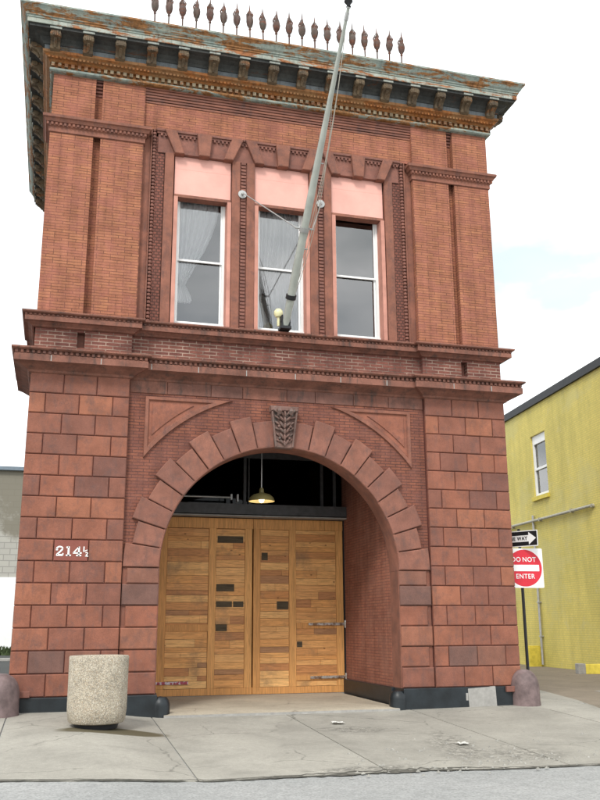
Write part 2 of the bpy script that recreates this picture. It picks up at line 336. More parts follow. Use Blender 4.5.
# ------------------------------------------------------------------ mesh builder
WLOC = {}
class MB:
    def __init__(s): s.v = []; s.f = []; s.mi = []; s.cur = 0; s.uvo = None
    def add(s, vs, fs):
        o = len(s.v); s.v += [tuple(p) for p in vs]
        for f in fs: s.f.append(tuple(o+i for i in f)); s.mi.append(s.cur)
    def box(s, x0, x1, y0, y1, z0, z1):
        if x0 > x1: x0, x1 = x1, x0
        if y0 > y1: y0, y1 = y1, y0
        if z0 > z1: z0, z1 = z1, z0
        s.add([(x0,y0,z0),(x1,y0,z0),(x1,y1,z0),(x0,y1,z0),(x0,y0,z1),(x1,y0,z1),(x1,y1,z1),(x0,y1,z1)],
              [(0,3,2,1),(4,5,6,7),(0,1,5,4),(1,2,6,5),(2,3,7,6),(3,0,4,7)])
    def prism(s, poly, y0, y1, inset=0):
        """poly: (x,z) counter-clockwise seen from -y; front at y0, optional chamfer (front face shrunk towards centroid)"""
        n = len(poly)
        a = sum(poly[i][0]*poly[(i+1) % n][1]-poly[(i+1) % n][0]*poly[i][1] for i in range(n))
        if a < 0: poly = poly[::-1]
        if inset:
            fr = []
            for i in range(n):
                p0, p1, p2 = Vector(poly[i-1]), Vector(poly[i]), Vector(poly[(i+1) % n])
                d1 = (p1-p0).normalized(); d2 = (p2-p1).normalized()
                n1 = Vector((-d1.y, d1.x)); n2_ = Vector((-d2.y, d2.x))
                b = (n1+n2_); b = b/max(.3, b.dot(n1)) if b.length > 1e-6 else n1
                fr.append(p1+b*inset)
            vs = [(p[0], y0, p[1]) for p in fr]+[(p[0], y0+inset*.8, p[1]) for p in poly]+[(p[0], y1, p[1]) for p in poly]
            fs = [tuple(range(n)), tuple(range(3*n-1, 2*n-1, -1))]
            for k in (0, n):
                for i in range(n): j = (i+1) % n; fs.append((k+j, k+i, k+n+i, k+n+j))
        else:
            vs = [(p[0], y0, p[1]) for p in poly]+[(p[0], y1, p[1]) for p in poly]
            fs = [tuple(range(n)), tuple(range(2*n-1, n-1, -1))]
            for i in range(n): j = (i+1) % n; fs.append((j, i, n+i, n+j))
        s.add(vs, fs)
    def block(s, x0, x1, z0, z1, yf, yb, ins=.018):
        s.prism([(x0, z0), (x1, z0), (x1, z1), (x0, z1)], yf, yb, ins)
    def tube(s, pts, r, seg=10, caps=True):
        pts = [Vector(p) for p in pts]; n = len(pts)
        if not hasattr(r, '__len__'): r = [r]*n
        vs = []; fs = []; prev = None
        for i, p in enumerate(pts):
            d = (pts[min(i+1, n-1)]-pts[max(i-1, 0)]).normalized()
            a = prev if prev is not None else (Vector((0, 0, 1)) if abs(d.z) < .9 else Vector((1, 0, 0)))
            x = (a-d*a.dot(d)).normalized(); y = d.cross(x); prev = x
            for k in range(seg):
                t = 2*PI*k/seg; vs.append(p+x*math.cos(t)*r[i]+y*math.sin(t)*r[i])
        for i in range(n-1):
            for k in range(seg):
                k2 = (k+1) % seg; fs.append((i*seg+k, i*seg+k2, (i+1)*seg+k2, (i+1)*seg+k))
        if caps: fs += [tuple(range(seg-1, -1, -1)), tuple((n-1)*seg+k for k in range(seg))]
        s.add(vs, fs)
    def lathe(s, prof, c=(0, 0, 0), seg=24):
        vs = []; fs = []
        for r, z in prof:
            for k in range(seg):
                t = 2*PI*k/seg; vs.append((c[0]+r*math.cos(t), c[1]+r*math.sin(t), c[2]+z))
        for i in range(len(prof)-1):
            for k in range(seg):
                k2 = (k+1) % seg; fs.append((i*seg+k, i*seg+k2, (i+1)*seg+k2, (i+1)*seg+k))
        if prof[0][0] > 1e-4: fs.append(tuple(range(seg-1, -1, -1)))
        if prof[-1][0] > 1e-4: fs.append(tuple((len(prof)-1)*seg+k for k in range(seg)))
        s.add(vs, fs)
    def sweep(s, path, prof):
        """rectilinear xy path, outside on the right hand; prof: (projection, z)"""
        P = [Vector(p) for p in path]; n = len(P); off = []
        for i in range(n):
            ns = []
            for a, b in ((i-1, i), (i, i+1)):
                if 0 <= a and b < n:
                    d = (P[b]-P[a]).normalized(); ns.append(Vector((d.y, -d.x)))
            off.append(ns[0] if len(ns) == 1 else ns[0]+ns[1])
        k = len(prof); vs = []; fs = []
        for i in range(n):
            for p, z in prof: q = P[i]+off[i]*p; vs.append((q.x, q.y, z))
        for i in range(n-1):
            for j in range(k-1): fs.append((i*k+j, (i+1)*k+j, (i+1)*k+j+1, i*k+j+1))
        fs += [tuple(range(k-1, -1, -1)), tuple((n-1)*k+j for j in range(k))]
        s.add(vs, fs)
    def build(s, name, mat, parent=None, loc=(0, 0, 0), smooth=False, bevel=0):
        """verts are in world coordinates; loc is where the object's origin goes (world)"""
        loc = Vector(loc) if loc != 'parent' else WLOC[parent.name]
        me = bpy.data.meshes.new(name)
        me.from_pydata([tuple(Vector(v)-loc) for v in s.v], [], s.f)
        mats = mat if isinstance(mat, (list, tuple)) else [mat]
        for mm in mats: me.materials.append(mm)
        me.polygons.foreach_set('material_index', s.mi)
        me.update()
        uvl = me.uv_layers.new(name='UVMap')
        V = [Vector(v) for v in s.v]
        for p in me.polygons:
            nn = p.normal; ax = max(range(3), key=lambda i: abs(nn[i]))
            for li in p.loop_indices:
                q = V[me.loops[li].vertex_index]
                uvl.data[li].uv = ((q.y, q.z), (q.x, q.z), (q.x, q.y))[ax]
        if smooth:
            me.polygons.foreach_set('use_smooth', [True]*len(me.polygons))
            try: me.set_sharp_from_angle(angle=math.radians(35))
            except Exception: pass
        o = bpy.data.objects.new(name, me); C.objects.link(o)
        pl = Vector((0, 0, 0))
        if parent is not None: o.parent = parent; pl = WLOC[parent.name]
        o.location = loc-pl; WLOC[o.name] = loc
        if bevel:
            b = o.modifiers.new('bevel', 'BEVEL'); b.width = bevel; b.segments = 2; b.limit_method = 'ANGLE'
        return o

def thing(name, label, cat, loc=(0, 0, 0), group=None):
    o = bpy.data.objects.new(name, None); C.objects.link(o); o.location = loc; o.empty_display_size = .2
    WLOC[o.name] = Vector(loc)
    tag(o, label, cat, group); return o
def tag(o, label, cat, group=None):
    o['label'] = label; o['category'] = cat
    if group: o['group'] = group
    return o
def struct(o, kind='structure'): o['kind'] = kind; return o
def part_label(o, l): o['label'] = l; return o
def dup(o, parent, loc):
    c = o.copy(); C.objects.link(c); c.parent = parent; c.location = Vector(loc)-WLOC[parent.name]; WLOC[c.name] = Vector(loc)
    return c
def text_mesh(txt, size, name, mat, parent, matrix, ext=.003, bold=.0, align='CENTER', sx=1.0):
    cu = bpy.data.curves.new(name, 'FONT'); cu.body = txt; cu.size = size; cu.extrude = ext; cu.offset = bold
    cu.align_x = align; cu.align_y = 'CENTER'; cu.space_character = 1.12
    to = bpy.data.objects.new(name+'_tmp', cu); C.objects.link(to)
    dg = bpy.context.evaluated_depsgraph_get(); dg.update()
    me = bpy.data.meshes.new_from_object(to.evaluated_get(dg))
    bpy.data.objects.remove(to)
    me.transform(Matrix.Diagonal((sx, 1, 1, 1))); me.transform(matrix)
    me.materials.clear(); me.materials.append(mat)
    o = bpy.data.objects.new(name, me); C.objects.link(o); o.parent = parent
    WLOC[o.name] = WLOC[parent.name]
    return o

# ------------------------------------------------------------------ the ground
def clamp(v, a, b): return max(a, min(b, v))
def gb(x):
    t = clamp((x+4.2)/1.8, 0, 1); t = t*t*(3-2*t)
    return .06-.16*t+.03*clamp((x-2.3)/2.5, 0, 1)
def gz(x, y):
    if y >= 0: return gb(x)
    z = gb(x)+.045*max(y, -6.0)
    if y < -6.0:
        t = clamp((-y-6.0)/7.0, 0, 1); z = z+(-.2-z)*t*t*(3-2*t)
    return z
def curb_y(x):
    K = [(-60, -7.5), (-9, -6.4), (-5.16, -6.13), (-4.5, -6.30), (-3.98, -6.42), (-3.4, -6.22), (-2.8, -5.93), (.5, -5.9), (1.63, -6.08), (3.15, -6.24), (8, -6.6), (60, -8)]
    for (a, ya), (b, yb) in zip(K, K[1:]):
        if a <= x <= b: return ya+(yb-ya)*(x-a)/(b-a)
    return -7.5
def frange(a, b, s):
    n = max(1, round((b-a)/s)); return [a+(b-a)*i/n for i in range(n+1)]
xs = [-900, -300, -120, -60, -30]+frange(-16, 20, .5)+[30, 60, 120, 300, 900]
ys = [-900, -300, -100, -50, -30, -24]+frange(-20, 6, .5)+[8, 12, 20, 30, 60, 120, 300, 900]
def sheet(name, xs, ys, mat, dz, parent=None):
    b = MB(); n = len(ys)
    vs = [(x, y, gz(x, y)+dz) for x in xs for y in ys]
    fs = [(i*n+j, (i+1)*n+j, (i+1)*n+j+1, i*n+j+1) for i in range(len(xs)-1) for j in range(n-1)]
    b.add(vs, fs); o = b.build(name, mat, parent, smooth=True); return o
struct(sheet('ground', xs, ys, M['road'], -.022))

def slab(b, pts_fn, x0, x1, nx, yl, dz=0., th=.05):
    """slab between x0..x1 and yl(x)=(ya,yb), following the ground"""
    ny = 10; top = []
    for i in range(nx+1):
        x = x0+(x1-x0)*i/nx; ya, yb = yl(x)
        for j in range(ny+1):
            y = ya+(yb-ya)*j/ny; top.append((x, y, gz(x, y)+dz))
    n = ny+1; o = len(top); bot = [(p[0], p[1], p[2]-th) for p in top]
    fs = [(i*n+j, (i+1)*n+j, (i+1)*n+j+1, i*n+j+1) for i in range(nx) for j in range(ny)]
    ring = [i*n for i in range(nx+1)]+[nx*n+j for j in range(1, ny+1)]+[i*n+ny for i in range(nx-1, -1, -1)]+[j for j in range(ny-1, 0, -1)]
    for a, c in zip(ring, ring[1:]+ring[:1]): fs.append((c, a, o+a, o+c))
    b.add(top+bot, fs)
b = MB()
gap = .012
edges = [-60, -33, -19, -13, -8.2, -5.35, -2.68, 0.0, 2.72, 5.5, 8.3, 11.2, 14, 30, 60]
for x0, x1 in zip(edges, edges[1:]):
    if x1 <= -5.3: top_y = lambda x: -1.35+(clamp(x+5.9, 0, .6)/.6)**2*1.1
    elif x0 >= 5.5: top_y = lambda x: -.9
    else: top_y = lambda x: .06
    wob = lambda x: .012*math.sin(x*3.1)+.012*math.sin(x*7.7+1)+.008*math.sin(x*19)
    slab(b, None, x0+gap, x1-gap, max(2, int(min(14, (x1-x0)*5))), lambda x: (curb_y(x)+wob(x), top_y(x)))
struct(b.build('sidewalk', M['walk'], smooth=True))
b = MB()                                                   # side walk beside the right flank
def flank(x): return (-.88, clamp(-.9+(x-6.7)*3.6, -.8, 6) if x > 6.7 else 8)
slab(b, None, 5.5, 6.69, 4, lambda x: (-.888, 9.0))
slab(b, None, 6.70, 9.2, 6, lambda x: (-.885+(x-6.7)*3.6, 9.0))
struct(b.build('side_path', M['walk'], smooth=True))
b = MB()
slab(b, None, 6.72, 9.2, 6, lambda x: (-.885, -.885+(x-6.7)*3.6-.03), dz=-.006, th=.05)
slab(b, None, 9.21, 30, 10, lambda x: (-.885, 60), dz=-.010, th=.05)
slab(b, None, 5.5, 9.2, 5, lambda x: (9.02, 60), dz=-.010, th=.05)
struct(b.build('alley_pavement', M['alley']))
b = MB()
b.add([(x, y, .06-.022+.012) for x, y in [(-60, -.6), (-5.45, -.6), (-5.45, 100), (-60, 100)]], [(0, 1, 2, 3)])
struct(b.build('parking_lot', M['lot']))

M['grit'] = m_plain('dark_gutter_grit', (.10, .095, .08), .95, .5, bump=.8, scale=12)
b = MB(); rg = random.Random(9); vs = []; n = 0
x = -9.0
while x < 9:
    base_ = curb_y(x); near = math.exp(-((x-.2)/1.6)**2)
    w1 = .015+.03*rg.random()+.10*near*rg.random(); w2_ = .012+.02*rg.random()+.16*near*rg.random()
    vs += [(x, base_-w1, gz(x, base_-w1)-.008), (x, base_+w2_, gz(x, base_+w2_)+.005)]; x += .09; n += 1
b.add(vs, [(2*i, 2*i+2, 2*i+3, 2*i+1) for i in range(n-1)])
struct(b.build('gutter_grit', M['grit']))
rg = random.Random(21); b = MB()
for i in range(150):
    x = rg.gauss(1.6, 1.3); y = -5.75+rg.gauss(0, .28)+(rg.random()**2)*2.2*(1 if rg.random() < .5 else 0)
    if y > -.6 or y < -7: continue
    q = rg.uniform(.012, .035); z = gz(x, y)
    b.add([(x-q, y-q*.6, z), (x+q, y-q*.4, z), (x+q*.7, y+q, z), (x-q*.8, y+q*.7, z), (x+rg.uniform(-.3, .3)*q, y, z+q*.9)], [(0, 1, 4), (1, 2, 4), (2, 3, 4), (3, 0, 4)])
struct(b.build('loose_stones', m_plain('loose_stones', (.30, .29, .26), .9, .5, scale=20)), 'stuff')

# ------------------------------------------------------------------ the fire station
FS = thing('fire_station', 'two storey red brick and terracotta firehouse with big round arch and rusty bracketed cornice', 'building')
def clusters(b, gap=.10):
    """split a builder into groups of pieces that lie close together"""
    n = len(b.v); par = list(range(n))
    def find(i):
        while par[i] != i: par[i] = par[par[i]]; i = par[i]
        return i
    for f in b.f:
        r0 = find(f[0])
        for i in f[1:]: par[find(i)] = r0
    isl = {}
    for i in range(n): isl.setdefault(find(i), []).append(i)
    bb = []
    for k, ids in isl.items():
        lo = [min(b.v[i][a] for i in ids) for a in range(3)]; hi = [max(b.v[i][a] for i in ids) for a in range(3)]
        bb.append([lo, hi, [k]])
    ch = True
    while ch:
        ch = False; out = []
        for q in bb:
            for o in out:
                if all(q[0][a]-gap <= o[1][a] and o[0][a]-gap <= q[1][a] for a in range(3)):
                    o[0] = [min(x, y) for x, y in zip(o[0], q[0])]; o[1] = [max(x, y) for x, y in zip(o[1], q[1])]; o[2] += q[2]; ch = True; break
            else: out.append(q)
        bb = out
    res = []
    for lo, hi, ks in bb:
        ks = set(ks); m2 = MB(); mp_ = {}
        for i in range(n):
            if find(i) in ks: mp_[i] = len(m2.v); m2.v.append(b.v[i])
        for f, mi in zip(b.f, b.mi):
            if f[0] in mp_: m2.f.append(tuple(mp_[i] for i in f)); m2.mi.append(mi)
        res.append(m2)
    return res
def part(b, name, mat, smooth=False, bevel=0, parent=None, loc=(0, 0, 0), gap=.12):
    o = None
    for q in clusters(b, gap): o = q.build(name, mat, parent or FS, loc, smooth, bevel)
    return o
YC = .12                                                    # face of the wall between the piers
PX0, PX1 = 3.356, 5.387                                     # lower piers
HC, ZB = .427, .319
DEP = 12.0

# shell
b = MB()
b.box(-PX1+.03, -PX1+.33, .4, DEP, -.2, 15.2); part(b, 'side_wall', M['brick_red'])
b = MB()
b.box(PX1-.33, PX1-.03, .4, DEP, -.2, 15.2); part(b, 'side_wall', M['brick_red'])
b = MB(); b.box(-PX1+.331, PX1-.331, DEP-.3, DEP-.002, -.2, 15.2); part(b, 'rear_wall', M['brick_red'])
b = MB(); b.box(-5.3, 5.3, .3, DEP-.05, 14.6, 14.9)
part(b, 'roof', M['roof'])
b = MB(); b.box(-3.45, 3.4, .42, 1.2, 14.9, 15.78); part(b, 'roof_parapet', M['crown'])
b = MB()
b.box(-5.05, 5.05, .5, DEP-.31, 7.35, 7.6); part(b, 'upper_floor', M['plaster'])
b = MB(); b.box(-5.05, 5.05, 4.5, 4.7, 7.6, 14.6); part(b, 'inner_wall', M['dark'])

# lower piers: rusticated blocks
for sgn in (-1, 1):
    b = MB()
    for k in range(15):
        z0 = ZB+k*HC
        xe = [0, .677, 1.354, 2.031] if k % 2 == 0 else [0, .33, 1.008, 1.69, 2.031]
        for a, c in zip(xe, xe[1:]):
            j = .008; dv = random.uniform(-.006, .006)
            b.block(-PX1+a+j if sgn < 0 else PX0+a+j, (-PX1 if sgn < 0 else PX0)+c-j, z0+j, z0+HC-j, -.004+dv, .06, .016)
        # returns (flank faces) so the pier is solid from the side
    o = part(b, 'pier', M['terra_block'])
    b = MB(); xa, xb = (-PX1+.012, -PX0-.012) if sgn < 0 else (PX0+.012, PX1-.012)
    b.box(xa, xb, .030, .6, ZB-.3, 6.74)
    part(b, 'pier_core', M['joint'], parent=o, loc='parent')
    b = MB()                                               # side return blocks
    for k in range(15):
        z0 = ZB+k*HC
        for y0 in ([.06, .7, 1.4] if k % 2 else [.06, .4, 1.1]):
            y1 = y0+.62
            if sgn < 0: b.box(-PX1+.002, -PX1+.08, y0+.01, y1, z0+.011, z0+HC-.011)
            else: b.box(PX1-.08, PX1-.002, y0+.01, y1, z0+.011, z0+HC-.011)
    part(b, 'pier_return', M['terra_block'], parent=o, loc='parent')

# arch wall
R0, ZS = 2.6, 2.78
def ring_poly(r0, r1, a0, a1, n=6):
    return [(r0*math.cos(a0+(a1-a0)*i/n), ZS+r0*math.sin(a0+(a1-a0)*i/n)) for i in range(n+1)] + \
           [(r1*math.cos(a0+(a1-a0)*i/n), ZS+r1*math.sin(a0+(a1-a0)*i/n)) for i in range(n, -1, -1)]
b = MB()
NA = 48; X1_, ZT = PX0, 6.74
def outer(a):
    dx, dz = math.cos(a), math.sin(a)
    t = min((X1_/abs(dx)) if abs(dx) > 1e-6 else 1e9, ((ZT-ZS)/dz) if dz > 1e-6 else 1e9)
    return (dx*t, ZS+dz*t)
angs = sorted(set([PI*i/NA for i in range(NA+1)]+[math.atan2(ZT-ZS, X1_), PI-math.atan2(ZT-ZS, X1_)]))
vs, fs = [], []
for a in angs:
    i_ = (R0*math.cos(a), ZS+R0*math.sin(a)); o_ = outer(a)
    vs += [(o_[0], YC, o_[1]), (i_[0], YC, i_[1]), (i_[0], .62, i_[1]), (o_[0], .62, o_[1])]
for i in range(len(angs)-1):
    p, q = 4*i, 4*i+4
    fs += [(p, p+1, q+1, q), (p+2, p+3, q+3, q+2)]
b.add(vs, fs)
part(b, 'arch_wall', M['brick_red'])
b = MB()                                                    # terracotta soffit of the arch
vs, fs = [], []
prof = [(R0+.05, .045), (R0+.015, .06), (R0, .10), (R0, .60), (R0+.12, .61)]
aa = [PI*i/64 for i in range(65)]
for a in aa:
    for r, y in prof: vs.append((r*math.cos(a), y, ZS+r*math.sin(a)))
k = len(prof)
for i in range(64):
    for j in range(k-1): fs.append((i*k+j, i*k+j+1, (i+1)*k+j+1, (i+1)*k+j))
b.add(vs, fs); part(b, 'arch_soffit', M['terra_arch'], smooth=True)
b = MB()
VS = []
for side in (0, 1):
    for i in range(10):
        a0, a1 = math.radians(8.6*i), math.radians(8.6*(i+1))
        if side: a0, a1 = PI-a1, PI-a0
        ro = 3.345 if i % 2 == 0 else 3.205
        yf = .028 if i % 2 == 0 else .048
        e = .0035
        b.prism(ring_poly(R0+.012, ro, a0+e, a1-e), yf, YC+.02, .016)
part(b, 'arch_voussoirs', M['terra_arch'])
b = MB()                                                    # blocks under the spring line
for sgn in (-1, 1):
    for k in range(6):
        z0 = ZB+k*HC; z1 = min(z0+HC, ZS-.004)
        xo = PX0-.012 if k % 2 == 0 else PX0-.10
        if sgn < 0: b.block(-xo, -R0-.012, z0+.01, z1-.01, .03 if k % 2 == 0 else .05, .3, .018)
        else: b.block(R0+.012, xo, z0+.01, z1-.01, .03 if k % 2 == 0 else .05, .3, .018)
    xa, xb = (-PX0+.012, -R0-.03) if sgn < 0 else (R0+.03, PX0-.012)
    b.box(xa, xb, .085, .6, ZB-.3, ZS)
part(b, 'arch_jamb_blocks', M['terra_block'])
b = MB()
for sgn in (-1, 1):                                          # smooth jamb returns
    xa, xb = (-R0-.03, -R0) if sgn < 0 else (R0, R0+.03)
    b.box(xa, xb, .075, .6, ZB-.05, ZS)
part(b, 'jamb_return', M['terra_arch'], bevel=.012)
b = MB()                                                    # brick reveals of the vestibule
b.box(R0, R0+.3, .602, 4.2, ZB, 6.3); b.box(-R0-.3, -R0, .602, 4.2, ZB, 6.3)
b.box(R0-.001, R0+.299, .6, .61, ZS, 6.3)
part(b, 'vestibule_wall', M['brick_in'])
b = MB(); b.box(-R0-.3, R0+.3, .622, 4.2, 6.22, 6.34); part(b, 'vestibule_ceiling', M['dark'])
b = MB(); b.box(-PX1+.35, -R0-.31, .61, 4.2, -.2, 7.3); b.box(R0+.31, PX1-.35, .61, 4.2, -.2, 7.3); b.box(-5, 5, 4.25, 4.4, -.2, 7.3); part(b, 'inner_core', M['dark'])

b = MB(); x = -PX0
for wd in (.8, .95, .7, 1.0, .66, .9, .85, .852):
    b.block(x+.006, x+wd-.006, 6.45, 6.72, YC-.022, YC+.1, .006); x += wd
part(b, 'architrave', M['terra_belt'])
# keystone: carved scroll with leaf
b = MB()
kz0, kz1 = 5.37, 6.27
b.prism([(-.19, kz0), (.19, kz0), (.29, kz1), (-.29, kz1)], -.02, YC+.02, .02)
b.prism([(-.30, kz1-.09), (.30, kz1-.09), (.32, kz1+.02), (-.32, kz1+.02)], -.10, YC+.02, .02)
ks = part(b, 'keystone', M['keystone'])
b = MB()
def lobe(b, c, rx, ry, rz_, ang, seg=8):
    vs = []; ca, sa = math.cos(ang), math.sin(ang); rows = 5
    for i in range(1, rows):
        t = PI*i/rows
        for k in range(seg):
            u = 2*PI*k/seg; x = rx*math.sin(t)*math.cos(u); y = ry*math.sin(t)*math.sin(u); z = rz_*math.cos(t)
            vs.append((c[0]+x*ca+z*sa, c[1]+y, c[2]-x*sa+z*ca))
    fs = [(i*seg+k, i*seg+(k+1) % seg, (i+1)*seg+(k+1) % seg, (i+1)*seg+k) for i in range(rows-2) for k in range(seg)]
    fs += [tuple(range(seg-1, -1, -1)), tuple((rows-2)*seg+k for k in range(seg))]
    b.add(vs, fs)
rgk = random.Random(4)
for i in range(6):
    z = kz0+.10+i*.128; hw = .15+.10*(z-kz0)/.9; d_ = -.03-.012*i
    lobe(b, (0, d_-.03, z), .030, .05, .075, rgk.uniform(-.2, .2))
    for q in (-1, 1):
        lobe(b, (q*hw*.36, d_-.015, z+.03), .030, .045, .085, q*.75+rgk.uniform(-.2, .2))
        lobe(b, (q*hw*.80, d_+.005, z+.055), .026, .04, .075, q*1.1+rgk.uniform(-.25, .25))
        if i % 2: lobe(b, (q*hw*.62, d_-.02, z-.02), .035, .045, .035, 0)
for q in (-1, 1): b.tube([(q*.13, -.13, kz1-.15), (q*.13, -.17, kz1-.11), (q*.13, -.13, kz1-.06)], .05, 9)
for sgn in (-1, 1):
    b.tube([(sgn*.185, -.04, kz0+.02), (sgn*.235, -.06, kz0+.45), (sgn*.275, -.07, kz1-.1)], .022, 7)
part(b, 'carved_leaf', M['keystone'], parent=ks, loc='parent', smooth=True)

# spandrel panels
def spandrel(sgn):
    r = 3.77
    def tri(off, r):
        xr, zt = 3.02-off, 6.385-off
        pts = [(xr, zt)]
        a0 = math.acos(min(1, xr/r)); a1 = math.asin((zt-ZS)/r)
        n = 14
        arc = [(r*math.cos(a0+(a1-a0)*i/n), ZS+r*math.sin(a0+(a1-a0)*i/n)) for i in range(n+1)]
        return [(sgn*x, z) for x, z in (arc+pts)]
    b = MB()
    out, inn, in2 = tri(0, r), tri(.085, r+.10), tri(.11, r+.13)
    n = len(out)
    vs = [(x, YC, z) for x, z in out]+[(x, YC-.05, z) for x, z in tri(.012, r+.012)]+[(x, YC-.05, z) for x, z in tri(.075, r+.085)]+[(x, YC-.005, z) for x, z in tri(.10, r+.12)]
    fs = []
    for k in range(3):
        for i in range(n):
            j = (i+1) % n; q = (k*n+i, k*n+j, (k+1)*n+j, (k+1)*n+i)
            fs.append(q if sgn < 0 else q[::-1])
    b.add(vs, fs)
    o = part(b, 'spandrel_panel', M['terra_trim'])
    b = MB(); b.prism(tri(.10, r+.12), YC-.006, YC+.01); b.prism(tri(.16, r+.20), YC-.028, YC, .01)
    part(b, 'panel_field', M['panel'], parent=o, loc='parent')
spandrel(-1); spandrel(1)

# plinth
pl = []
for sgn in (-1, 1):
    b = MB(); x0, x1 = R0-.02, PX1+.05
    if sgn < 0: b.box(-x1, -x0, -.08, .5, -.3, ZB)
    else: b.box(x0, x1, -.08, .5, -.3, ZB)
    b.box(sgn*x1, sgn*(x1-.25), .5, 3, -.3, ZB)
    xa = sgn*(R0-.07)
    b.box(xa, sgn*(R0+.25), .5, 4.0, -.3, ZB)
    o = part(b, 'plinth', M['base'], bevel=.015)
    b = MB()
    b.lathe([(.19, -.3), (.19, .12), (.175, .2), (.12, .265), (0, .285)], (sgn*(R0-.10), .06, 0), 20)
    b.box(sgn*(R0-.1), sgn*(R0+.0), -.1, .25, -.3, .1)
    part(b, 'wheel_guard', M['base'], smooth=True, parent=o, loc='parent')
    if sgn > 0:
        b = MB(); b.prism([(4.07, -.2), (4.72, -.2), (4.70, .325), (4.05, .29)], -.088, .0); b.box(4.0, 4.05, -.084, -.07, .05, .2)
        part(b, 'cement_patch', M['cement'], parent=o, loc='parent')

# belts and the brick band between
path = [(-PX1, 2.25), (-PX1, 0), (-PX0, 0), (-PX0, YC), (PX0, YC), (PX0, 0), (PX1, 0), (PX1, 2.25)]
path2 = [(-PX1, 1.8)]+path[1:-1]+[(PX1, 1.8)]
def beads(b, path, p, z0, z1, pitch, w, d):
    P = [Vector(q) for q in path]
    for i in range(1, len(P)-2):
        if abs(P[i+1].y-P[i].y) > 1e-6: continue
        a = P[i].x; e = P[i+1].x; y = P[i].y
        if P[i-1].y > y+1e-6: a -= p
        else: a += p if P[i-1].y < y-1e-6 else 0
        if P[i+2].y > y+1e-6: e += p
        else: e -= p if P[i+2].y < y-1e-6 else 0
        n = int((e-a)/pitch)
        for k in range(n+1):
            x = a+(e-a)*k/n
            b.box(x-w/2, x+w/2, y-p-d, y-p+.01, z0, z1)
    # left and right flanks
    for sgn in (-1, 1):
        y = .1
        while y < 1.7:
            x = sgn*(PX1+p); b.box(x, x+sgn*d, y-w/2, y+w/2, z0, z1); y += pitch
b = MB(); b.sweep(path, [(0, 6.70), (.045, 6.72), (.07, 6.76), (.22, 6.84), (.30, 6.87), (.335, 6.88), (.335, 7.01), (.315, 7.03), (.29, 7.035), (.29, 7.10), (.36, 7.105), (.395, 7.13), (.395, 7.165), (0, 7.20)])
beads(b, path, .29, 7.038, 7.098, .105, .055, .045)
part(b, 'lower_belt_course', M['terra_belt'])
b = MB(); b.sweep(path2, [(0, 7.70), (.04, 7.715), (.06, 7.74), (.13, 7.79), (.185, 7.80), (.185, 7.90), (.165, 7.905), (.165, 7.945), (.225, 7.95), (.25, 7.97), (.25, 8.0), (0, 8.05)])
beads(b, path, .165, 7.907, 7.943, .09, .045, .03)
part(b, 'upper_belt_course', M['terra_belt'])
# vertical joints standing out on the belts
b = MB()
for x in (-2.95, -1.95, -.9, .2, 1.25, 2.35):
    b.box(x, x+.018, YC-.339, YC-.2, 6.885, 7.008)
for x in (-5.0, -4.0, 3.95, 4.9):
    b.box(x, x+.018, -.339, -.2, 6.885, 7.008)
part(b, 'belt_joint', M['cement'], gap=.01)
b = MB()
for sgn in (-1, 1):
    X = lambda v: sgn*v
    for (a, c) in ((PX0-.0, 4.34), (4.50, PX1-.03)):
        b.box(X(a), X(c), .02, .5, 7.18, 7.72)
    b.box(X(4.34), X(4.50), .02, .5, 7.18, 7.32); b.box(X(4.34), X(4.50), .02, .5, 7.66, 7.72)
b.box(-PX0, PX0, YC+.02, .5, 7.18, 7.72)
part(b, 'brick_band', M['brick_band'])
b = MB()
for sgn in (-1, 1): b.box(sgn*4.335, sgn*4.505, .2, .3, 7.3, 7.7)
part(b, 'band_slot', M['terra_soot'])

# upper piers
UX0, UX1 = 3.29, 5.35
for sgn in (-1, 1):
    X = lambda v: sgn*v
    b = MB()
    for z0, z1 in ((8.03, 12.32), (12.62, 13.80)):
        b.box(X(UX0), X(4.25), .02, .5, z0, z1); b.box(X(4.41), X(UX1), .02, .5, z0, z1)
    b.box(X(4.25), X(4.41), .19, .5, 8.03, 13.8)
    o = part(b, 'upper_pier', M['brick_up'])
    b = MB()
    for i in range(5): b.box(X(4.252), X(4.408), .165-.028*i, .2, 13.42+.075*i, 13.42+.075*i+.045)
    part(b, 'groove_corbel', M['terra_soot'], parent=o, loc='parent')
    b = MB()
    pp = [(UX0, .5), (UX0, .02), (UX1, .02), (UX1, .9)] if sgn > 0 else [(-UX1, .9), (-UX1, .02), (-UX0, .02), (-UX0, .5)]
    b.sweep(pp, [(0, 12.28), (.03, 12.29), (.03, 12.40), (.06, 12.42), (.06, 12.49), (.10, 12.50), (.13, 12.56), (.165, 12.58), (.17, 12.64), (.14, 12.66), (0, 12.69)])
    y = .02-.06
    x = UX0-.05
    while x < UX1+.06: b.box(X(x), X(x+.05), y-.035, y+.01, 12.425, 12.485); x += .093
    part(b, 'pier_capital', M['terra_trim'], parent=o, loc='parent')

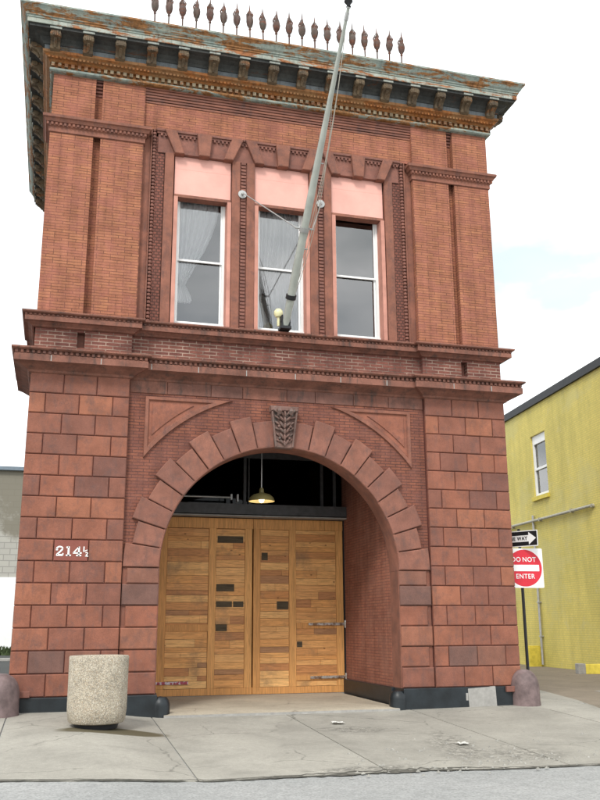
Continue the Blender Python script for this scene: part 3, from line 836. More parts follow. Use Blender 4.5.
# upper middle wall
b = MB()
b.box(-UX0, UX0, .10, .5, 12.74, 13.80)
part(b, 'frieze_wall', M['brick_up'])
b = MB()
for i in range(6):
    b.box(-UX0, UX0, .10-.016*(i+1), .2, 13.40+.064*i, 13.40+.064*i+.046)
    b.box(-UX0, UX0, .10-.016*i, .2, 13.40+.064*i+.046, 13.40+.064*(i+1))
part(b, 'corbel_courses', M['terra_trim'])
b = MB()
for sgn in (-1, 1):
    b.box(sgn*UX0, sgn*3.11, .15, .5, 8.03, 12.74)
    b.box(sgn*2.78, sgn*2.57, .105, .5, 8.03, 12.2)
    b.box(sgn*3.115, sgn*3.085, .085, .5, 8.03, 12.74)
part(b, 'window_surround', M['terra_trim'], bevel=.012)
b = MB()
for sgn in (-1, 1): b.box(sgn*2.79, sgn*2.99, .15, .5, 8.03, 12.6)
part(b, 'brick_strip', M['brick_dark'])
for sgn in (-1, 1):
    b = MB(); z = 8.05
    b.box(sgn*2.985, sgn*3.09, .17, .5, 8.03, 12.72)
    while z < 12.70:
        b.lathe([(.0, 0), (.038, .012), (.046, .04), (.038, .068), (0, .08)], (sgn*3.035, .135, z), 8); z += .086
    part(b, 'bead_molding', M['terra_soot'], smooth=True)
for cx in (-.94, .94):
    b = MB()
    for a, c in ((-.27, -.08), (.08, .27)): b.box(cx+a, cx+c, .10, .5, 8.03, 12.2)
    o = part(b, 'pilaster', M['terra_trim'], bevel=.012)
    b = MB(); b.box(cx-.08, cx+.08, .15, .5, 8.03, 12.3); z = 8.06
    while z < 12.15:
        b.box(cx-.055, cx+.055, .118, .16, z, z+.055); z += .085
    part(b, 'pilaster_strip', M['terra_soot'], parent=o, loc='parent')
b = MB()
b.box(-2.95, 2.95, .12, .5, 12.19, 12.745)
b.box(-2.99, 2.99, .06, .2, 12.715, 12.765)
x = -2.9
while x < 2.9: b.box(x, x+.045, .075, .13, 12.60, 12.66); x += .095
b.box(-2.98, 2.98, .09, .13, 12.665, 12.714)
for cx in (-1.885, 0, 1.885):
    b.box(cx-.65, cx+.65, .095, .13, 12.192, 12.30)
part(b, 'lintel', M['terra_soot'])
b = MB()
for cx in (-1.885, 0, 1.885):
    b.prism([(cx-.125, 12.17), (cx+.125, 12.17), (cx+.175, 12.73), (cx-.175, 12.73)], -.005, .2, .015)
    for q in (-1, 1):
        P_ = [(cx+q*.46, 12.17), (cx+q*.68, 12.17), (cx+q*.925, 12.745), (cx+q*.655, 12.745)]
        b.prism(P_, .012, .2, .015)
part(b, 'lintel_keys', M['terra_trim'])

# windows
def window(cx, label):
    y = .42
    b = MB(); w2 = .575; z0, z1, zm = 8.16, 11.285, 9.72
    b.box(cx-w2, cx-w2+.06, y-.03, y+.10, z0, z1); b.box(cx+w2-.06, cx+w2, y-.03, y+.10, z0, z1)
    b.box(cx-w2+.06, cx+w2-.06, y-.03, y+.10, z1-.06, z1); b.box(cx-w2-.06, cx+w2+.06, y-.06, y+.12, z0-.07, z0+.05)
    # upper sash (forward) and lower sash
    for (a, c, yy) in ((zm-.03, z1-.06, y+.0), (z0+.05, zm+.03, y+.045)):
        b.box(cx-w2+.06, cx-w2+.10, yy, yy+.035, a, c); b.box(cx+w2-.10, cx+w2-.06, yy, yy+.035, a, c)
        b.box(cx-w2+.10, cx+w2-.10, yy, yy+.035, a, a+.05); b.box(cx-w2+.10, cx+w2-.10, yy, yy+.035, c-.045, c)
    o = part(b, 'window', M['white'], bevel=.006)
    part_label(o, label)
    for (a, c, yy) in ((zm+.02, z1-.105, y+.017), (z0+.10, zm-.015, y+.062)):
        b = MB(); b.add([(cx-w2+.10, yy, a), (cx+w2-.10, yy, a), (cx+w2-.10, yy, c), (cx-w2+.10, yy, c)], [(0, 1, 2, 3)]); part(b, 'pane', M['glass'], parent=o, loc='parent')
    b = MB()
    for q in (-1, 1):
        b.box(cx+q*.665, cx+q*(w2), .125, .56, z0-.1, 11.139)
    b.box(cx-.665, cx+.665, .39, .56, 11.287, 12.15)
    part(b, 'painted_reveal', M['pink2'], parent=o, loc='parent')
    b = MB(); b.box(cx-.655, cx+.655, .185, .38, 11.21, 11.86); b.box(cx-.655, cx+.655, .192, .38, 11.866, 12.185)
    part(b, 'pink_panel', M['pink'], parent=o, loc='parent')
    b = MB(); b.box(cx-.66, cx+.66, .155, .385, 11.14, 11.208); b.box(cx-.66, cx+.66, .12, .36, 8.0, 8.09)
    part(b, 'panel_edge', M['terra_trim'], parent=o, loc='parent')
window(-1.885, 'white sash window with tied back curtain'); window(0, 'white sash window with drawn curtains behind the flagpole'); window(1.885, 'white sash window without curtains')

# curtains
def cloth(name, label, rows, y, nfold, amp=.035, n=40):
    """rows: (z, xleft, xright)"""
    b = MB(); vs = []; fs = []
    import bisect
    zs = []
    m_ = 60
    for i in range(m_+1):
        t = i/m_*(len(rows)-1); k = min(int(t), len(rows)-2); f = t-k; f2 = f
        z, l, r = [rows[k][q]*(1-f2)+rows[k+1][q]*f2 for q in range(3)]
        zs.append((z, l, r))
    for i, (z, l, r) in enumerate(zs):
        for j in range(n+1):
            u = j/n; x = l+(r-l)*u
            vs.append((x, y+amp*math.sin(u*nfold*2*PI+.7*math.sin(z*1.3))+.012*math.sin(u*nfold*5+z*2), z))
    for i in range(m_):
        for j in range(n): a = i*(n+1)+j; fs.append((a, a+1, a+n+2, a+n+1))
    b.add(vs, fs)
    o = b.build(name, M['curtain'], None, (rows[0][1], y, rows[-1][0]), smooth=True)
    tag(o, label, 'curtain'); return o
cloth('curtain', 'sheer white curtain gathered and tied to one side in the leftmost upper window',
      [(11.36, -2.40, -1.40), (10.8, -2.40, -1.48), (10.4, -2.40, -1.60), (10.0, -2.40, -1.76), (9.7, -2.40, -1.92), (9.4, -2.39, -2.06), (9.25, -2.36, -2.14), (9.15, -2.34, -2.18), (9.0, -2.38, -2.10), (8.8, -2.42, -2.02), (8.72, -2.38, -2.06)], .53, 7)
cloth('curtain', 'narrow white curtain swept left in the middle upper window behind the flagpole',
      [(11.36, -.50, .05), (10.6, -.50, .0), (10.0, -.50, -.10), (9.5, -.50, -.25), (9.1, -.50, -.40), (8.9, -.5, -.42), (8.6, -.5, -.30), (8.2, -.5, -.16)], .54, 5)
cloth('curtain', 'wide white curtain hanging straight in the middle upper window behind the flagpole',
      [(11.36, -.06, .52), (10.4, -.08, .52), (9.9, -.14, .52), (9.5, -.26, .52), (9.3, -.33, .52), (9.0, -.30, .52), (8.6, -.18, .52), (8.2, -.10, .52)], .55, 6)

# cornice
cpath = [(-5.35, 8.3), (-5.35, 0), (5.35, 0), (5.35, 8.3)]
b = MB()
b.sweep(cpath, [(.30, 14.56), (.60, 14.56), (.615, 14.57), (.615, 14.655), (.635, 14.665), (.635, 14.70), (.66, 14.715), (.66, 14.745), (.70, 14.78), (.735, 14.84), (.775, 14.89), (.79, 14.90), (.79, 14.945), (.3, 15.02), (-.2, 15.05), (-.2, 14.6)])
CO = part(b, 'cornice', M['crown'])
def cpart(b, name, mat, smooth=False, bevel=0): return b.build(name, mat, CO, 'parent', smooth, bevel)
b = MB(); b.sweep(cpath, [(.20, 14.553), (.616, 14.553), (.619, 14.57), (.619, 14.652), (.612, 14.656), (.2, 14.66)]); cpart(b, 'fascia', M['crown_rusty'])
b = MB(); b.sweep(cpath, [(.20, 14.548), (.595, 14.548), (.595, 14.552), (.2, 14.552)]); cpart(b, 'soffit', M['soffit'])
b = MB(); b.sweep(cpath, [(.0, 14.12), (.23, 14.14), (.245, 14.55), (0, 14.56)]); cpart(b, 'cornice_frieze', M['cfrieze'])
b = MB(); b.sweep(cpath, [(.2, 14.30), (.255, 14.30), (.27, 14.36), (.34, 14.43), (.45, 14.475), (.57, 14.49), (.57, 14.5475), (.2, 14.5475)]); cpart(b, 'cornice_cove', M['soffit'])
b = MB(); b.sweep(cpath, [(.0, 13.965), (.10, 13.965), (.13, 13.99), (.13, 14.01), (.18, 14.04), (.21, 14.08), (.255, 14.11), (.27, 14.165), (.0, 14.19)]); x = -5.5
while x < 5.5:
    b.box(x, x+.05, -.205, -.17, 14.015, 14.065); x += .085
cpart(b, 'bed_molding', M['bed'])
b = MB(); b.sweep(cpath, [(.0, 13.85), (.045, 13.85), (.05, 13.965), (.0, 13.965)])
b.cur = 1
x = -5.42
while x < 5.45: b.box(x, x+.075, -.115, -.048, 13.872, 13.962); x += .145
for sgn in (-1, 1):
    y = .02
    while y < 8.2:
        xx = sgn*5.4; b.box(xx, xx+sgn*.065, y, y+.075, 13.872, 13.962); y += .145
cpart(b, 'dentil_course', [M['bed'], M['dent']])
b = MB(); b.sweep(cpath, [(-.02, 13.755), (.06, 13.76), (.095, 13.785), (.10, 13.83), (.06, 13.848), (.0, 13.85)]); cpart(b, 'cornice_base_molding', M['crown'])
# brackets (modelled once, facing -y at the origin)
def bracket_mesh():
    b = MB(); W_ = .105
    poly = [(.20, -.40), (.27, -.415), (.33, -.385), (.355, -.32), (.40, -.26), (.47, -.225), (.535, -.20), (.555, -.15), (.54, -.07), (.54, -.0), (.20, 0)]
    n = len(poly)
    vs = [(-W_, -p, z) for p, z in poly]+[(W_, -p, z) for p, z in poly]
    fs = [tuple(range(n)), tuple(range(2*n-1, n-1, -1))]+[((i+1) % n, i, n+i, n+(i+1) % n) for i in range(n)]
    b.add(vs, fs)
    for sx_ in (-.1, .1):                                     # scroll eyes
        b.tube([(sx_*.9, -.465, -.135), (sx_*1.22, -.465, -.135)], .062, 12)
        b.tube([(sx_*.9, -.29, -.345), (sx_*1.15, -.29, -.345)], .042, 10)
    for i in range(3): b.box(-.055+.04*i, -.03+.04*i, -.565, -.5, -.205, -.09)
    b.tube([(-.0, -.50, -.235), (0, -.40, -.29), (0, -.345, -.37)], [.035, .04, .03], 7)
    return b
bm_ = bracket_mesh(); B0 = None
capb = MB(); capb.box(-.13, .13, -.59, -.2, -.055, 0)
k = 0
def place_bracket(loc, rz):
    global B0, CAP0
    if B0 is None:
        B0 = bm_.build('bracket', M['brkt'], CO, (0, 0, 0)); 
        CAP0 = capb.build('bracket_cap', M['brkt_cap'], CO, (0, 0, 0), bevel=.01)
        a, c = B0, CAP0
    else:
        a = B0.copy(); c = CAP0.copy(); C.objects.link(a); C.objects.link(c)
    for o in (a, c): o.parent = CO; o.location = loc; o.rotation_euler = (0, 0, rz)
for i in range(16): place_bracket((-5.355+i*.714, 0, 14.547), 0)
for i in range(12):
    place_bracket((-5.35, .12+i*.714, 14.547), -PI/2)
    place_bracket((5.35, .12+i*.714, 14.547), PI/2)
# roof cresting
b = MB(); b.box(-3.42, 3.36, .41, .45, 15.76, 15.79)
CR = part(b, 'roof_cresting', M['finial'])
b = MB()
b.lathe([(.020, -.17), (.020, .10), (.040, .13), (.028, .16), (.078, .25), (.098, .36), (.085, .44), (.050, .50), (.060, .54), (.034, .60), (.020, .68), (.004, .86)], (0, 0, 0), 8)
for q in (0, 1, 2):
    a_ = q*2.1; b.tube([(.06*math.cos(a_), .06*math.sin(a_), .40), (.085*math.cos(a_+.5), .085*math.sin(a_+.5), .52), (.03*math.cos(a_+1), .03*math.sin(a_+1), .66)], [.03, .022, .006], 6)
F0 = b.build('finial', M['finial'], CR, (0, 0, 0), smooth=True)
for i in range(20):
    o = F0 if i == 0 else F0.copy()
    if i: C.objects.link(o); o.parent = CR
    o.location = Vector((-3.12+i*.3375, .42, 15.95)) - WLOC[CR.name]
    o.rotation_euler = (random.uniform(-.02, .02), random.uniform(-.03, .03), random.random()*6)

# doors
DY = 3.9
def door(x0, x1, stiles, name_label, darks, rails, seed):
    rnd = random.Random(seed)
    loc = ((x0+x1)/2, DY, 0)
    b = MB()
    z0, z1 = .0, 4.28
    for a, c in stiles: b.box(a, c, DY-.03, DY+.06, z0+.16, z1-.26)
    b.box(x0, x1, DY-.028, DY+.06, z0, z0+.16); b.box(x0, x1, DY-.028, DY+.06, z1-.26, z1)
    for (a, c, za, zb) in rails: b.box(a, c, DY-.026, DY+.05, za, zb)
    D = b.build('door', M['stile'], FS, (0, 0, 0), bevel=.006)
    part_label(D, name_label)
    b = MB()
    for (sa, sb), (ta, tb) in zip(stiles, stiles[1:]):
        a, c = sb+.004, ta-.004
        z = z0+.165
        while z < z1-.27:
            h = rnd.choice([.14, .17, .19, .19, .12]); zt = min(z+h, z1-.265)
            x = a
            while x < c-.01:
                l = rnd.uniform(.35, 1.3); xe = min(x+l, c)
                if c-xe < .18: xe = c
                b.box(x+.002, xe-.002, DY-.008+rnd.uniform(-.006, .006), DY+.05, z+.003, zt-.003); x = xe
            z = zt
    bo = b.build('door_boards', M['boards'], D, 'parent')
    b = MB()
    for (a, c, za, zb) in darks: b.box(a, c, DY-.020, DY+.0, za, zb)
    for q in clusters(b, .004): q.build('dark_slot', M['wooddark'], D, 'parent')
    return D
s = N('blackened_wood', .8)
c = s.ramp(s.island(), [(0, (.035, .028, .02)), (1, (.10, .075, .045))])
M['wooddark'] = s.done(s.mix(1, c, s.ramp(s.noise(1, 6, .7, s.map(s.pos(), (3, 3, 30))), [(.3, .5), (.7, 1.6)]), 'MULTIPLY'))
D1 = door(-2.25, .17, [(-2.2, -1.99), (-.95, -.77), (-.03, .155)], 'plank door leaf with red hinge strap', 
     [(-.74, -.08, 3.66, 3.83), (-.75, -.30, 2.46, 2.64), (-.75, -.35, 2.08, 2.22), (-.32, -.06, 2.08, 2.22), (-.75, -.47, 1.5, 1.66)],
     [(-1.99, -.95, 1.50, 1.66)], 3)
D2 = door(.18, 2.57, [(.19, .37), (1.12, 1.30), (2.37, 2.56)], 'plank door leaf with two long metal strap hinges',
     [(.40, .56, 3.24, 3.43), (.80, 1.10, 2.02, 2.22), (1.32, 1.46, 1.1, 1.24)],
     [(1.30, 2.37, 1.55, 1.69), (1.30, 2.37, .30, .42)], 11)
def strap(parent, x0, x1, z, mat, y=DY-.05):
    b = MB(); b.prism([(x0, z-.03), (x1, z-.035), (x1, z+.035), (x0, z+.03)], y-.012, y+.02, .005)
    n = 4
    for i in range(n): b.lathe([(.014, 0), (.014, .02)], (x0+(x1-x0)*(i+.5)/n, y-.014, z-.01), 8)
    b.tube([(x1 if x1 > 0 else x0, y-.02, z-.09), (x1 if x1 > 0 else x0, y-.02, z+.09)], .028, 8)
    b.build('hinge', mat, parent, 'parent')
s = N('worn_steel', .4, .7); M['strap'] = s.done(s.mix(s.ramp(s.noise(9, 5), [(.45, 0), (.6, 1)]), (.55, .53, .50), (.22, .13, .08)))
strap(D2, 1.62, 2.59, 1.66, M['strap']); strap(D2, 1.66, 2.59, .37, M['strap'])
s = N('red_white_strap', .6); M['strap2'] = s.done(s.mix(s.ramp(s.noise(14, 3), [(.48, 0), (.54, 1)]), (.36, .07, .10), (.62, .55, .58)))
strap(D1, -2.24, -1.40, .30, M['strap2'])
b = MB(); b.box(-2.6, -2.255, DY-.05, DY+.2, -.05, 6.22); b.box(2.575, 2.6, DY-.05, DY+.2, 0, 4.3); part(b, 'door_jamb', M['dark'])
# transom
b = MB()
b.box(-2.25, 2.599, DY-.30, DY+.1, 4.36, 4.62)
b.box(-2.25, 2.599, DY-.05, DY+.1, 5.86, 6.21)
for x in (-.09, 1.98, 2.33): b.box(x, x+.07, DY-.04, DY+.08, 4.62, 5.86)
b.box(.03, .06, DY-.06, DY, 4.62, 5.86)
T = part(b, 'transom_window', m_plain('dusty_black_paint', (.075, .075, .078), .5, .3))
b = MB(); b.box(-2.25, 2.57, DY+.02, DY+.03, 4.62, 5.86); b.build('transom_pane', M['tglass'], T, 'parent')
b = MB(); b.box(-2.25, 2.59, DY-.32, DY+.0, 4.30, 4.335); b.build('transom_sill', M['cement'], T, 'parent')
b = MB(); b.box(-2.25, 2.575, DY+.5, DY+.6, 4.3, 6.2); part(b, 'dark_lining', M['dark'])
# tube lamp above the door
tl = thing('strip_light', 'unlit white tube light lying along the dark beam over the plank doors', 'light fixture', (-1.2, DY-.4, 4.72))
b = MB(); b.tube([(-2.05, DY-.42, 4.76), (-.50, DY-.42, 4.76)], .022, 8); b.build('tube', M['grey_metal'], tl, 'parent', smooth=True)
b = MB(); b.box(-.50, -.46, DY-.45, DY-.36, 4.70, 4.84); b.box(-2.1, -2.05, DY-.45, DY-.36, 4.70, 4.84); b.box(-.34, -.30, DY-.45, DY-.3, 4.66, 4.84)
b.build('end_cap', M['grey_metal'], tl, 'parent')
# vestibule floor
b = MB()
vs = []
for x in frange(-2.45, 2.45, .5):
    for y in (-.14, .05, 1.0, 2, 3, 4.05): vs.append((x, y, -.062 + (.02 if y > 0 else 0) + .008*y))
ny = 6; nx = len(vs)//ny; nv = len(vs)
vs += [(p[0], p[1], p[2]-.15) for p in vs[:nv]]
fs = [(i*ny+j, (i+1)*ny+j, (i+1)*ny+j+1, i*ny+j+1) for i in range(nx-1) for j in range(ny-1)]
fs += [(i*ny+nv, (i+1)*ny+nv, (i+1)*ny, i*ny) for i in range(nx-1)]
b.add(vs, fs); part(b, 'threshold', M['walk2'])
b = MB(); b.box(-2.45, 2.45, -.165, -.14, -.2, -.066); part(b, 'threshold_edge', M['cement'])
b = MB(); b.box(-2.2, 2.55, DY-.06, DY+.05, -.06, -.005); part(b, 'door_sill', M['cement'])

# house number, slab-serif figures painted on one block
b = MB(); b.prism([(-4.695, 2.895), (-4.05, 2.895), (-4.05, 3.295), (-4.695, 3.295)], -.0135, .0); NP = part(b, 'house_number', M['numplate'])
b = MB()
def seg(p, q, w, y=-.019):
    p, q = Vector(p), Vector(q); d = (q-p).normalized(); nrm = Vector((-d.y, d.x))*w/2
    b.prism([tuple(p-nrm), tuple(q-nrm), tuple(q+nrm), tuple(p+nrm)], y, -.012)
def stroke(pts, w):
    for p, q in zip(pts, pts[1:]): seg(p, q, w)
zb, H = 2.985, .185; x0 = -4.655
def P2(u, v, s=1, ox=0, oz=0): return (x0+ox+u*s, zb+oz+v*s*H)
stroke([P2(.00, .70), P2(.02, .90), P2(.065, .98), P2(.11, .90), P2(.12, .72), P2(.08, .48), P2(.015, .14)], .030)
stroke([P2(0, .08), P2(.125, .08)], .036); stroke([P2(.125, .02), P2(.13, .28)], .022); seg(P2(-.01, .66), P2(.03, .66), .035)
stroke([P2(.235, 0), P2(.235, 1)], .036); seg(P2(.185, .06), P2(.285, .06), .026); seg(P2(.19, .88), P2(.235, .95), .03)
stroke([P2(.435, 0), P2(.435, 1)], .034); seg(P2(.385, .05), P2(.485, .05), .026); stroke([P2(.435, .98), P2(.33, .34)], .022); seg(P2(.32, .32), P2(.49, .32), .028)
s5 = .5
stroke([P2(.03, 0, 1, .50, .095*1), P2(.03, .5, 1, .50, .095)], .022)
seg(P2(.52, .46), P2(.60, .66), .014)
stroke([P2(.565, .34), P2(.59, .40), P2(.61, .30), P2(.565, .0)], .018); seg(P2(.56, 0.0), P2(.62, .0), .018)
b.build('numerals', M['number'], NP, 'parent')
# faded paint patch under it
b = MB(); b.prism([(-4.60, 2.06), (-4.10, 2.05), (-4.10, 2.44), (-4.58, 2.44)], -.0115, .0)
part(b, 'faded_patch', M['panel'])

# ------------------------------------------------------------------ pendant lamp
pl_ = thing('pendant_lamp', 'lit pendant lamp with olive enamel shade hanging in the arch', 'lamp', (-.22, 1.2, 4.36))
b = MB(); b.tube([(-.22, 1.2, 6.22), (-.22, 1.2, 4.64)], .014, 8); b.build('rod', M['grey_metal'], pl_, 'parent')
b = MB(); c0 = (-.22, 1.2, 4.36)
b.lathe([(.30, 0), (.303, .006), (.27, .09), (.19, .155), (.09, .185), (.055, .20), (.05, .28), (.03, .31), (0, .315)], c0, 28)
b.f.pop(-1) if False else None
sh = b; sh.f = [f for f in sh.f if len(f) == 4]; sh.mi = [0]*len(sh.f)
b.build('shade', M['shade'], pl_, 'parent', smooth=True)
b = MB(); b.lathe([(.295, .002), (.265, .085), (.185, .148), (.085, .178), (.0, .182)], c0, 28); b.f = [f for f in b.f if len(f) == 4]; b.mi = [0]*len(b.f)
b.build('shade_lining', M['shade_in'], pl_, 'parent', smooth=True)
b = MB(); b.lathe([(0, -.03), (.045, -.01), (.06, .04), (.05, .09), (.02, .13), (0, .14)], c0, 14); b.build('bulb', M['bulb'], pl_, 'parent', smooth=True)

# ------------------------------------------------------------------ flagpole
A, Z_ = Vector((-.02, -.22, 8.12)), Vector((.22, -4.3, 13.34))
fp = thing('flagpole', 'long pale grey flagpole leaning out from the upper window sill', 'flagpole', A)
d = (Z_-A); Lp = d.length; d.normalize()
b = MB(); b.tube([A, A+d*.5, A+d*1.2, A+d*3.2, A+d*5, Z_], [.075, .088, .092, .078, .052, .030], 16); b.build('pole', M['pole'], fp, 'parent', smooth=True)
b = MB(); b.lathe([(0, -.03), (.05, .0), (.03, .03), (.05, .07), (.085, .12), (.07, .19), (0, .22)], tuple(Z_), 14); b.build('finial', M['black_metal'], fp, 'parent', smooth=True)
b = MB(); b.tube([Z_-d*.25, Z_-d*.1], .042, 10); b.tube([Z_-d*.02, Z_+Vector((0, 0, .0))], .045, 10); b.build('truck', M['grey_metal'], fp, 'parent')
b = MB()
b.box(-.14, .10, -.30, -.02, 8.03, 8.09); b.box(-.12, -.09, -.30, -.10, 8.09, 8.34); b.box(.05, .08, -.30, -.10, 8.09, 8.34)
b.tube([(-.14, -.22, 8.2), (.1, -.22, 8.2)], .02, 8); b.tube([A+d*.62, A+d*.72], .115, 14)
b.build('foot_bracket', M['black_metal'], fp, 'parent')
ring = A+d*((9.84-A.z)/d.z)
b = MB(); b.tube([ring-d*.05, ring+d*.05], .105, 14); b.tube([ring+Vector((-.20, 0, .02)), ring+Vector((.20, 0, .02))], .022, 8)
b.build('stay_collar', M['grey_metal'], fp, 'parent')
for sgn, xx in ((-1, -.97), (1, .93)):
    b = MB(); b.tube([ring+Vector((sgn*.18, 0, .02)), (xx, .02, 11.36)], .014, 8)
    b.tube([(xx, .12, 11.36), (xx, .075, 11.36)], .10, 16); b.tube([(xx, .08, 11.36), (xx, .0, 11.35)], .03, 8)
    b.build('stay_rod', M['grey_metal'], fp, 'parent')
for (off, sag) in ((.13, .22), (.17, .10), (.10, .35)):
    b = MB(); pts = []
    top = Z_-d*(.15 if off != .17 else 1.5)
    bot = A+d*(.75 if off != .10 else 1.6)+Vector((off*.5, .02, 0))
    for i in range(13):
        t = i/12; p = top.lerp(bot, t)+Vector((off*4*t*(1-t), 0, -sag*4*t*(1-t)*.5)); pts.append(p)
    b.tube(pts, .007, 6); b.build('halyard', M['rope'], fp, 'parent')
b = MB(); b.tube([A+d*3.6+Vector((-.06, 0, 0)), A+d*3.6+Vector((.13, 0, 0))], .016, 6)
b.tube([A+d*1.75, A+d*1.75+Vector((.16, 0, .02))], .018, 6); b.build('cleat', M['grey_metal'], fp, 'parent')
gl = MB(); gl.lathe([(0, -.11), (.07, -.085), (.105, -.02), (.10, .05), (.06, .10), (0, .12)], (-.13, -.02, 8.46), 16)
gl.lathe([(.03, -.30), (.03, -.09)], (-.13, -.02, 8.46), 8)
tag(gl.build('globe_lamp', m_plain('cream_globe_glass', (.72, .68, .40), .25, .05), None, (-.13, -.02, 8.3), smooth=True), 'small cream globe lamp standing at the foot of the flagpole', 'lamp')

# ------------------------------------------------------------------ trash can
tz = gz(-3.82, -1.95)-.0
tp = (-3.82, -1.93, tz)
tcn = thing('litter_bin', 'round pebble-faced concrete litter bin on the stained pavement before the left pier', 'litter bin', tp)
b = MB(); b.lathe([(.40, .06), (.455, .075), (.485, .12), (.505, .30), (.51, 1.08), (.512, 1.155), (.50, 1.175), (.46, 1.178), (.43, 1.165), (.41, 1.08), (0, 1.07)], tp, 48); b.build('drum', M['aggregate'], tcn, 'parent', smooth=True)
b = MB(); b.lathe([(.36, -.02), (.38, .06)], tp, 32); b.build('foot', M['black_metal'], tcn, 'parent', smooth=True)

# ------------------------------------------------------------------ bollards
def bollard(x, y, r, h, label, loc_z):
    t = thing('bollard', label, 'bollard', (x, y, loc_z), 'domed iron corner bollards')
    b = MB(); prof = [(r*1.02, -.1), (r*1.02, .04), (r, .07), (r*.985, h*.52)]
    for i in range(1, 9):
        a = PI/2*i/8; prof.append((r*.97*math.cos(a)**.85 if i < 8 else 0, h*.52+(h*.48)*math.sin(a)))
    b.lathe(prof, (x, y, loc_z), 36); b.build('post', M['bollard'], t, 'parent', smooth=True)
    b = MB(); q = 1 if x < 0 else -1
    b.box(x+q*r*.75, x+q*(r+.17), -.155, -.085, loc_z+.28, loc_z+.40); b.build('clamp', M['terra_soot'], t, 'parent', bevel=.008)
bollard(5.42, -.06, .315, .74, 'maroon domed iron bollard below the do not enter sign', gz(5.4, -.1))
bollard(-5.52, -.32, .37, .74, 'maroon domed iron bollard cut off by the left picture edge', gz(-5.5, -.3))

# ------------------------------------------------------------------ street sign
s = thing('street_sign', 'round red and white do not enter sign on a black post', 'sign', (6.13, 1.02, gz(6.2, 1)))
b = MB(); b.tube([(6.13, 1.03, -.1), (6.13, 1.03, 3.86)], .036, 10); b.build('post', M['black_metal'], s, 'parent')
M['sign_white'] = m_plain('sign_white', (.80, .80, .80), .4, .03); M['sign_red'] = m_plain('sign_red', (.60, .025, .045), .4, .06)
M['sign_black'] = m_plain('sign_black', (.015, .015, .018), .4, .05)
SC = Vector((6.19, .97, 2.93)); yaw = math.radians(-6)
def smat(c, yaw): return Matrix.Translation(c) @ Matrix.Rotation(yaw, 4, 'Z') @ Matrix.Rotation(PI/2, 4, 'X')
def plate(c, yaw, pts, y0, y1, name, mat, parent):
    b = MB(); b.prism(pts, y0, y1); R_ = Matrix.Rotation(yaw, 4, 'Z')
    b.v = [tuple(c+R_ @ Vector(p)) for p in b.v]; return b.build(name, mat, parent, 'parent')
def rrect(w, h, r, n=4):
    pts = []
    for cx, cy, a0 in ((w-r, h-r, 0), (-w+r, h-r, PI/2), (-w+r, -h+r, PI), (w-r, -h+r, 1.5*PI)):
        for i in range(n+1): a = a0+PI/2*i/n; pts.append((cx+r*math.cos(a), cy+r*math.sin(a)))
    return pts
pw = plate(SC, yaw, rrect(.465, .465, .03), 0, .006, 'do_not_enter_plate', M['sign_white'], s)
plate(SC, yaw, [(.435*math.cos(t*PI/24), .435*math.sin(t*PI/24)) for t in range(48)], -.003, 0, 'red_disc', M['sign_red'], pw)
plate(SC, yaw, rrect(.365, .075, .005), -.006, -.003, 'white_bar', M['sign_white'], pw)
def stext(c, yaw, txt, size, dz, name, mat, parent, dx=0, dy=-.008, sx=.95, bold=.002):
    Mx = Matrix.Translation(Vector((-WLOC[parent.name].x, -WLOC[parent.name].y, -WLOC[parent.name].z))) @ Matrix.Translation(c) @ Matrix.Rotation(yaw, 4, 'Z') @ Matrix.Translation((dx, dy, dz)) @ Matrix.Rotation(PI/2, 4, 'X')
    return text_mesh(txt, size, name, mat, parent, Mx, .002, bold, sx=sx)
stext(SC, yaw, 'DO', .155, .195, 'lettering', M['sign_white'], pw, dx=-.21)
stext(SC, yaw, 'NOT', .155, .195, 'lettering', M['sign_white'], pw, dx=.12)
stext(SC, yaw, 'ENTER', .155, -.20, 'lettering', M['sign_white'], pw)
# one way arrow, turned to the side street; it is a sign of its own on the same post
OC = Vector((6.12, .96, 3.62)); oy = math.radians(-57)
s2 = thing('direction_sign', 'black one way arrow sign above the red round sign', 'sign', tuple(OC))
ow = plate(OC, oy, rrect(.455, .19, .02), 0, .006, 'one_way_plate', M['sign_white'], s2)
plate(OC, oy, rrect(.435, .17, .015), -.002, 0, 'black_field', M['sign_black'], ow)
plate(OC, oy, [(-.40, -.075), (.22, -.075), (.22, -.15), (.41, 0), (.22, .15), (.22, .075), (-.40, .075)], -.0045, -.002, 'arrow', M['sign_white'], ow)
stext(OC, oy, 'ONE', .125, .0, 'lettering', M['sign_black'], ow, dx=-.25, dy=-.006, sx=.88, bold=.004)
stext(OC, oy, 'WAY', .125, .0, 'lettering', M['sign_black'], ow, dx=.05, dy=-.006, sx=.88, bold=.004)

# ------------------------------------------------------------------ yellow building
B_ = Vector((14.84, 11.43, -.07)); yd = Vector((.11, .994, 0)).normalized(); yn = Vector((-yd.y, yd.x, 0))   # yn points to the camera side
YB = thing('yellow_building', 'yellow painted brick building with dark coping across the alley', 'building', tuple(B_))
ROT = Matrix(((yd.x, yn.x, 0, B_.x), (yd.y, yn.y, 0, B_.y), (0, 0, 1, B_.z), (0, 0, 0, 1)))    # local: x along wall (away), y towards camera
def ybuild(b, name, mat, parent=None, uv=True, **k):
    # UVs come from the un-rotated local shape, so build first, then place
    o = b.build(name, mat, None, (0, 0, 0), **k); WLOC[o.name] = B_.copy()
    if parent is None or parent is YB:
        o.parent = YB; o.location = (0, 0, 0)
    else:
        o.parent = parent; o.location = (0, 0, 0)
    rot = ROT.to_3x3().to_4x4()
    o.data.transform(rot); return o
b = MB()   # wall with a window hole from x 3.15..4.66, z 6.9..9.7
wx0, wx1, wz0, wz1 = 3.17, 4.66, 7.06, 9.75
